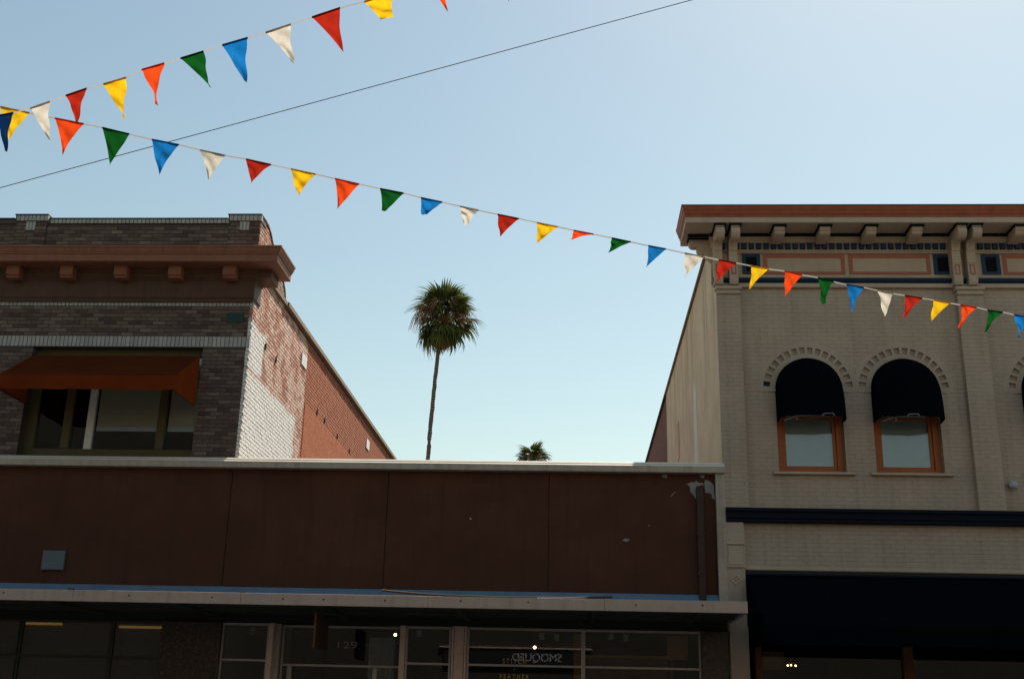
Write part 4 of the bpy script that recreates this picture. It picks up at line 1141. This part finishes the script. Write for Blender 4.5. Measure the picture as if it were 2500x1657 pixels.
STRING_B = [('green', (-4.844, 7.635, 6.075), (-4.648, 7.714, 6.062), (-4.794, 7.752, 5.824)), ('yellow', (-4.523, 7.765, 6.05), (-4.324, 7.845, 6.039), (-4.468, 7.879, 5.812)), ('orange', (-4.146, 7.915, 6.03), (-3.943, 7.995, 6.022), (-4.099, 8.036, 5.771)), ('green', (-3.812, 8.047, 6.016), (-3.617, 8.127, 5.999), (-3.759, 8.17, 5.746)), ('blue', (-3.453, 8.194, 5.986), (-3.253, 8.272, 5.978), (-3.402, 8.311, 5.734)), ('white', (-3.095, 8.337, 5.963), (-2.906, 8.413, 5.952), (-3.035, 8.445, 5.739)), ('red', (-2.748, 8.474, 5.949), (-2.554, 8.552, 5.936), (-2.71, 8.563, 5.777)), ('yellow', (-2.398, 8.614, 5.927), (-2.205, 8.691, 5.916), (-2.341, 8.714, 5.729)), ('orange', (-2.05, 8.754, 5.905), (-1.856, 8.832, 5.891), (-2.032, 8.861, 5.678)), ('green', (-1.685, 8.901, 5.881), (-1.491, 8.977, 5.874), (-1.675, 8.986, 5.719), (-1.64, 8.99, 5.713)), ('blue', (-1.346, 9.037, 5.859), (-1.167, 9.108, 5.849), (-1.342, 9.105, 5.738), (-1.308, 9.113, 5.722)), ('white', (-1.015, 9.17, 5.838), (-0.859, 9.232, 5.828), (-0.999, 9.236, 5.714), (-0.947, 9.245, 5.696)), ('red', (-0.692, 9.299, 5.819), (-0.506, 9.372, 5.81), (-0.673, 9.388, 5.641)), ('yellow', (-0.346, 9.436, 5.8), (-0.161, 9.51, 5.791), (-0.339, 9.521, 5.636)), ('orange', (-0.016, 9.568, 5.782), (0.163, 9.638, 5.775), (-0.041, 9.618, 5.713)), ('green', (0.333, 9.706, 5.767), (0.509, 9.776, 5.757), (0.301, 9.77, 5.652)), ('blue', (0.674, 9.842, 5.748), (0.841, 9.907, 5.742), (0.656, 9.926, 5.569)), ('white', (1.022, 9.98, 5.731), (1.214, 10.055, 5.725), (1.026, 10.076, 5.531)), ('red', (1.35, 10.109, 5.717), (1.522, 10.176, 5.713), (1.329, 10.202, 5.515)), ('yellow', (1.671, 10.235, 5.707), (1.849, 10.304, 5.702), (1.662, 10.329, 5.505)), ('orange', (2.011, 10.365, 5.705), (2.187, 10.435, 5.695), (2.017, 10.468, 5.479)), ('green', (2.352, 10.499, 5.691), (2.514, 10.566, 5.674), (2.413, 10.606, 5.455)), ('blue', (2.65, 10.62, 5.667), (2.833, 10.691, 5.663), (2.716, 10.73, 5.434)), ('white', (2.981, 10.75, 5.655), (3.149, 10.817, 5.646), (3.06, 10.859, 5.42)), ('red', (3.276, 10.865, 5.647), (3.467, 10.939, 5.645), (3.285, 10.961, 5.449)), ('yellow', (3.596, 10.988, 5.643), (3.778, 11.059, 5.637), (3.578, 11.079, 5.453)), ('orange', (3.894, 11.104, 5.636), (4.074, 11.173, 5.635), (3.896, 11.202, 5.425)), ('green', (4.201, 11.225, 5.624), (4.375, 11.291, 5.625), (4.195, 11.319, 5.421)), ('blue', (4.508, 11.344, 5.618), (4.681, 11.411, 5.611), (4.565, 11.445, 5.403)), ('white', (4.816, 11.465, 5.604), (4.991, 11.536, 5.593), (4.883, 11.572, 5.375))]
def pennant(parent, col, tl, tr, tip, tip2, seed):
    r2 = random.Random(seed)
    tl, tr, tip = Vector(tl), Vector(tr), Vector(tip)
    tp2 = Vector(tip2) if tip2 is not None else tip
    out = (tr - tl).cross(Vector((0, 0, 1))).normalized()
    rows, cols = 12, 6
    w = (tr - tl).length
    bl, br = r2.uniform(-0.03, 0.05) * w, r2.uniform(0.0, 0.08) * w
    ax = (tr - tl).normalized()
    ph, am = r2.uniform(0, 6), r2.uniform(0.010, 0.024)
    hem = 0.012
    vs, fs = [], []
    for j in range(rows + 1):
        t = j / rows
        a = tl.lerp(tip, t) + ax * (bl * math.sin(math.pi * t))
        b = tr.lerp(tp2, t) - ax * (br * math.sin(math.pi * t))
        for i in range(cols + 1):
            u = i / cols
            p = a.lerp(b, u) + out * (am * math.sin(ph + 4.2 * t + 3.0 * u) * min(1.0, 2 * t) + 0.4 * am * math.sin(ph * 2 + 11 * t - 6 * u))
            vs.append(tuple(p))
    for j in range(rows):
        for i in range(cols):
            q = j * (cols + 1) + i
            fs.append((q, q + 1, q + cols + 2, q + cols + 1))
    o = MB().add(vs, fs).build("pennant", FLAG[col], parent, smooth=True)
    up = Vector((0, 0, 1))
    hb = MB()
    d = [tl - up * 0.0065, tr - up * 0.0065, tr + up * 0.0065, tl + up * 0.0065]
    hb.add([tuple(p - out * 0.004) for p in d] + [tuple(p + out * 0.004) for p in d],
           [(0, 1, 2, 3), (4, 7, 6, 5), (0, 4, 5, 1), (3, 2, 6, 7), (0, 3, 7, 4), (1, 5, 6, 2)])
    hb.build("hem", FLAG[col], o)
    return o
def bunting(data, label, ext0, ext1):
    root = empty("bunting_string"); tag(root, label, "bunting")
    pts = [Vector(data[0][1]) + Vector(ext0)]
    for d in data: pts += [Vector(d[1]), Vector(d[2])]
    pts.append(Vector(data[-1][2]) + Vector(ext1))
    mb = MB()
    up = Vector((0, 0, 0.0062))
    for a, b in zip(pts, pts[1:]):
        mb.add([tuple(a - up), tuple(b - up), tuple(b + up), tuple(a + up)], [(0, 1, 2, 3)])
    mb.build("tape", M["tape"], root)
    for i, d in enumerate(data):
        o = pennant(root, d[0], d[1], d[2], d[3], d[4] if len(d) > 4 else None, i * 13 + len(data))
        o["label"] = {"orange": "orange red"}.get(d[0], d[0]) + " pennant"
bunting(STRING_A, "short string of coloured pennants rising from left to the top of the picture", (-3.0, 0.8, 0.1), (2.6, -0.75, 0.25))
bunting(STRING_B, "long string of coloured pennants crossing from the left to the cream building", (-2.4, -0.9, 0.08), (3.4, 1.3, -0.05))
cbl = MB().tube([(-26.0, 13.0, 3.3), (-7.785, 12.409, 7.381), (-7.035, 12.387, 7.581), (-2.537, 12.233, 8.843), (1.415, 12.098, 9.952), (2.461, 12.062, 10.247), (22.0, 11.4, 16.3)], 0.0048, 6).build("overhead_cable", M["cable"], None)
tag(cbl, "thin black cable running diagonally across the sky behind the pennants", "cable")

# ================================================================== palms
def fan_leaf(seed, length, petiole, nseg=17, droop=0.5, spread=150, dead=False):
    """fan leaf growing along +x from the origin, drooping to -z"""
    r2 = random.Random(seed)
    mb = MB()
    # petiole, arched
    pp = []
    for k in range(5):
        t = k / 4
        pp.append(Vector((petiole * t, 0, -0.10 * petiole * t * t)))
    for a, b in zip(pp, pp[1:]):
        mb.add([(a.x, -0.022, a.z), (a.x, 0.022, a.z), (b.x, 0.022, b.z), (b.x, -0.022, b.z), (a.x, 0, a.z - 0.02), (b.x, 0, b.z - 0.02)], [(0, 1, 2, 3), (0, 4, 5, 3), (1, 2, 5, 4)])
    hub = pp[-1]
    for s in range(nseg):
        f = (s + 0.5) / nseg - 0.5
        ang = R(spread) * f
        ln = length * (1.0 - 0.45 * abs(f) ** 1.5 * 2) * r2.uniform(0.88, 1.08)
        wd = 0.5 * length * R(spread) / nseg * 0.62
        dr = droop * r2.uniform(0.7, 1.35)
        prev = None; n = 5
        ring = []
        for k in range(n + 1):
            t = k / n
            rad = ln * t
            x = math.cos(ang) * rad; y = math.sin(ang) * rad * (1 - 0.25 * t * t)
            z = -dr * ln * t * t * (0.65 if t < 0.5 else 0.65 + 0.7 * (t - 0.5))
            x *= (1 - 0.22 * dr * t * t)
            w = wd * (0.25 + 1.6 * t if t < 0.45 else 0.97 * (1 - (t - 0.45) / 0.55) + 0.02)
            nx, ny = -math.sin(ang), math.cos(ang)
            c = hub + Vector((x, y, z + 0.05 * abs(f) * t))
            ring.append((c + Vector((nx * w, ny * w, -0.35 * w)), c + Vector((0, 0, 0.12 * w)), c - Vector((nx * w, ny * w, 0.35 * w))))
        base = len(mb.v)
        for a in ring: mb.v += [tuple(p) for p in a]
        for k in range(n):
            q = base + 3 * k
            mb.f += [(q, q + 1, q + 4, q + 3), (q + 1, q + 2, q + 5, q + 4)]
    return mb
def seed_stalk(seed, ln):
    r2 = random.Random(seed)
    mb = MB()
    main = []
    for k in range(8):
        t = k / 7
        main.append((ln * (0.95 * t - 0.18 * t * t), 0, ln * (0.50 * t - 0.75 * t * t)))
    mb.tube(main, 0.014, 4)
    for k in range(30):
        t = 0.35 + 0.65 * r2.random()
        i = min(6, int(t * 7)); f = t * 7 - i
        a = Vector(main[i]).lerp(Vector(main[i + 1]), f)
        d = Vector((r2.uniform(-0.2, 0.3), r2.uniform(-0.3, 0.3), 0))
        l2 = ln * r2.uniform(0.25, 0.62)
        mb.tube([a, a + d * 0.6 * ln * 0.5 + Vector((0, 0, -0.25 * l2)), a + d * ln * 0.5 + Vector((0, 0, -l2))], 0.0075, 3)
    return mb
greens = [fan_leaf(i, 0.88 + 0.04 * (i % 4), 0.62 + 0.06 * (i % 3), 14, 0.35 + 0.16 * (i % 4), 150).mesh("frond", M["frond"]) for i in range(8)]
deads = [fan_leaf(50 + i, 0.82, 0.50, 13, 0.55, 85, True).mesh("dry_frond", M["dry_frond"]) for i in range(4)]
stalks = [seed_stalk(80 + i, 1.45 + 0.1 * i).mesh("seed_stalk", M["stalk"]) for i in range(4)]
def palm(base, bend, top, label, seed, n_green, n_dead, n_stalk, r_base, r_top, size):
    r2 = random.Random(seed)
    root = empty("palm_tree", base); tag(root, label, "palm tree", "fan palms behind the shop")
    b, m, t = Vector((0, 0, 0)), Vector(bend) - Vector(base), Vector(top) - Vector(base)
    pts = []
    N = 60
    for k in range(N + 1):
        u = k / N
        p = b * ((1 - u) ** 2) + m * (2 * u * (1 - u)) + t * (u * u)
        pts.append(p + Vector((r2.uniform(-0.012, 0.012), r2.uniform(-0.012, 0.012), 0)))
    trunk = MB()
    rad = lambda u: (r_base + (r_top - r_base) * u) * (1 + 0.03 * math.sin(u * 180)) + 0.16 * max(0, 0.05 - u) * 8
    trunk.tube(pts, rad, 12)
    trunk.build("trunk", M["bark"], root, smooth=True)
    core = MB(); core.ball((t.x, t.y, t.z - 0.05), 0.30, 10, 8, 1.5)
    crown = core.build("crown", M["dry_frond"], root, smooth=True)
    hub = t + Vector((0, 0, 0.1))
    def put(name, me, az, el, roll, sc, off=0.0, dz=0.0):
        o = bpy.data.objects.new(name, me); C.objects.link(o); o.parent = crown
        mt = Matrix.Rotation(az, 4, "Z") @ Matrix.Rotation(-el, 4, "Y") @ Matrix.Rotation(roll, 4, "X")
        o.matrix_local = Matrix.Translation(hub + Vector((math.cos(az) * off, math.sin(az) * off, dz))) @ mt @ Matrix.Scale(sc, 4)
    ga = 2.399963
    for i in range(16):          # young inner leaves
        put("frond", greens[i % 8], i * ga + 0.7, R(r2.uniform(5, 75)), r2.uniform(-0.5, 0.5), size * r2.uniform(0.55, 0.75), 0.06, 0.2)
    for i in range(n_green):
        f = i / (n_green - 1)
        el = R(84 - 142 * f ** 0.9) + r2.uniform(-0.12, 0.12)
        put("frond", greens[r2.randrange(8)], i * ga + r2.uniform(-0.25, 0.25), el, r2.uniform(-0.35, 0.35), size * r2.uniform(0.82, 1.22), 0.12, 0.25 * (1 - f) - 0.15 * f)
    for i in range(n_dead):
        put("dry_frond", deads[i % 4], i * ga * 1.1 + r2.uniform(-0.3, 0.3), R(-62 - 22 * r2.random()), r2.uniform(-0.4, 0.4), size * r2.uniform(0.75, 1.05), 0.16, -0.30 - 0.25 * r2.random())
    for i in range(n_stalk):
        put("seed_stalk", stalks[i % 4], i * 2 * math.pi / n_stalk * 5 + r2.uniform(-0.25, 0.25), R(r2.uniform(4, 46)), r2.uniform(-0.2, 0.2), size * r2.uniform(0.72, 1.02), 0.1, 0.22)
    return root
P1 = [(-7.375, 53.749, -0.16), (-7.05, 53.749, 17.6), (-6.562, 53.749, 20.2)]
palm(P1[0], P1[1], P1[2], "tall fan palm with slender leaning trunk standing alone against the sky", 5, 62, 26, 28, 0.125, 0.09, 1.06)
P2 = [(-2.947, 88.0, -0.16), (-3.347, 88.0, 12.0), (-3.247, 88.0, 20.2)]
palm(P2[0], P2[1], P2[2], "distant fan palm whose crown just shows over the pale coping", 9, 46, 18, 12, 0.14, 0.10, 1.0)

# ================================================================== the other side of the street: restaurant seen in the shop glass, dark block added
ob = empty("restaurant_building"); tag(ob, "building across the street whose dark sign shows reversed in the shop window", "building")
MB().box(-9.0, 26, -9.0, -6.0, 0.11, 4.6).build("shop_wall", M["tan_wall"], ob)
MB().box(-9.0, 26, -9.0, -6.0, 4.605, 9.6).build("wall", M["light_wall"], ob)
tb = empty("added_dark_block"); tag(tb, "added taller dark block across the street, darkening reflections under the rust awning", "building")  # unseen, added to keep bright sky out of the upper left panes
MB().box(-30, -9.02, -9.0, -6.0, 0.11, 13.5).build("wall", M["tan_wall"], tb)
for k in range(5):
    for zz in (5.2, 8.6):
        w = MB().box(-28.0 + 3.8 * k, -26.4 + 3.8 * k, -5.998, -5.95, zz, zz + 1.9).build("window", M["shaded_frieze"], tb)
        MB().box(-27.9 + 3.8 * k, -26.5 + 3.8 * k, -5.952, -5.945, zz + 0.1, zz + 1.8).build("pane", M["room_blue"], w)
sg = MB().box(-4.6, 0.5, -6.0 + 0.002, -5.86, 3.20, 3.82).build("sign_board", M["black"], ob)
MB().box(-4.75, 0.65, -5.998, -5.80, 3.83, 3.88).build("sign_cornice", M["fascia"], ob)
lt = lettering("SMOQUED", "lettering", M["lamp_white"], sg, -0.42, -2.16, 3.355, 3.68, -5.855, -0.006)
for x0 in (-7.5, -3.6, 0.6, 4.6):
    w = MB().box(x0, x0 + 1.3, -5.998, -5.95, 4.7, 6.4).build("window", M["white_wood"], ob)
    MB().box(x0 + 0.08, x0 + 1.22, -5.952, -5.945, 4.78, 6.32).build("pane", M["room_blue"], w)
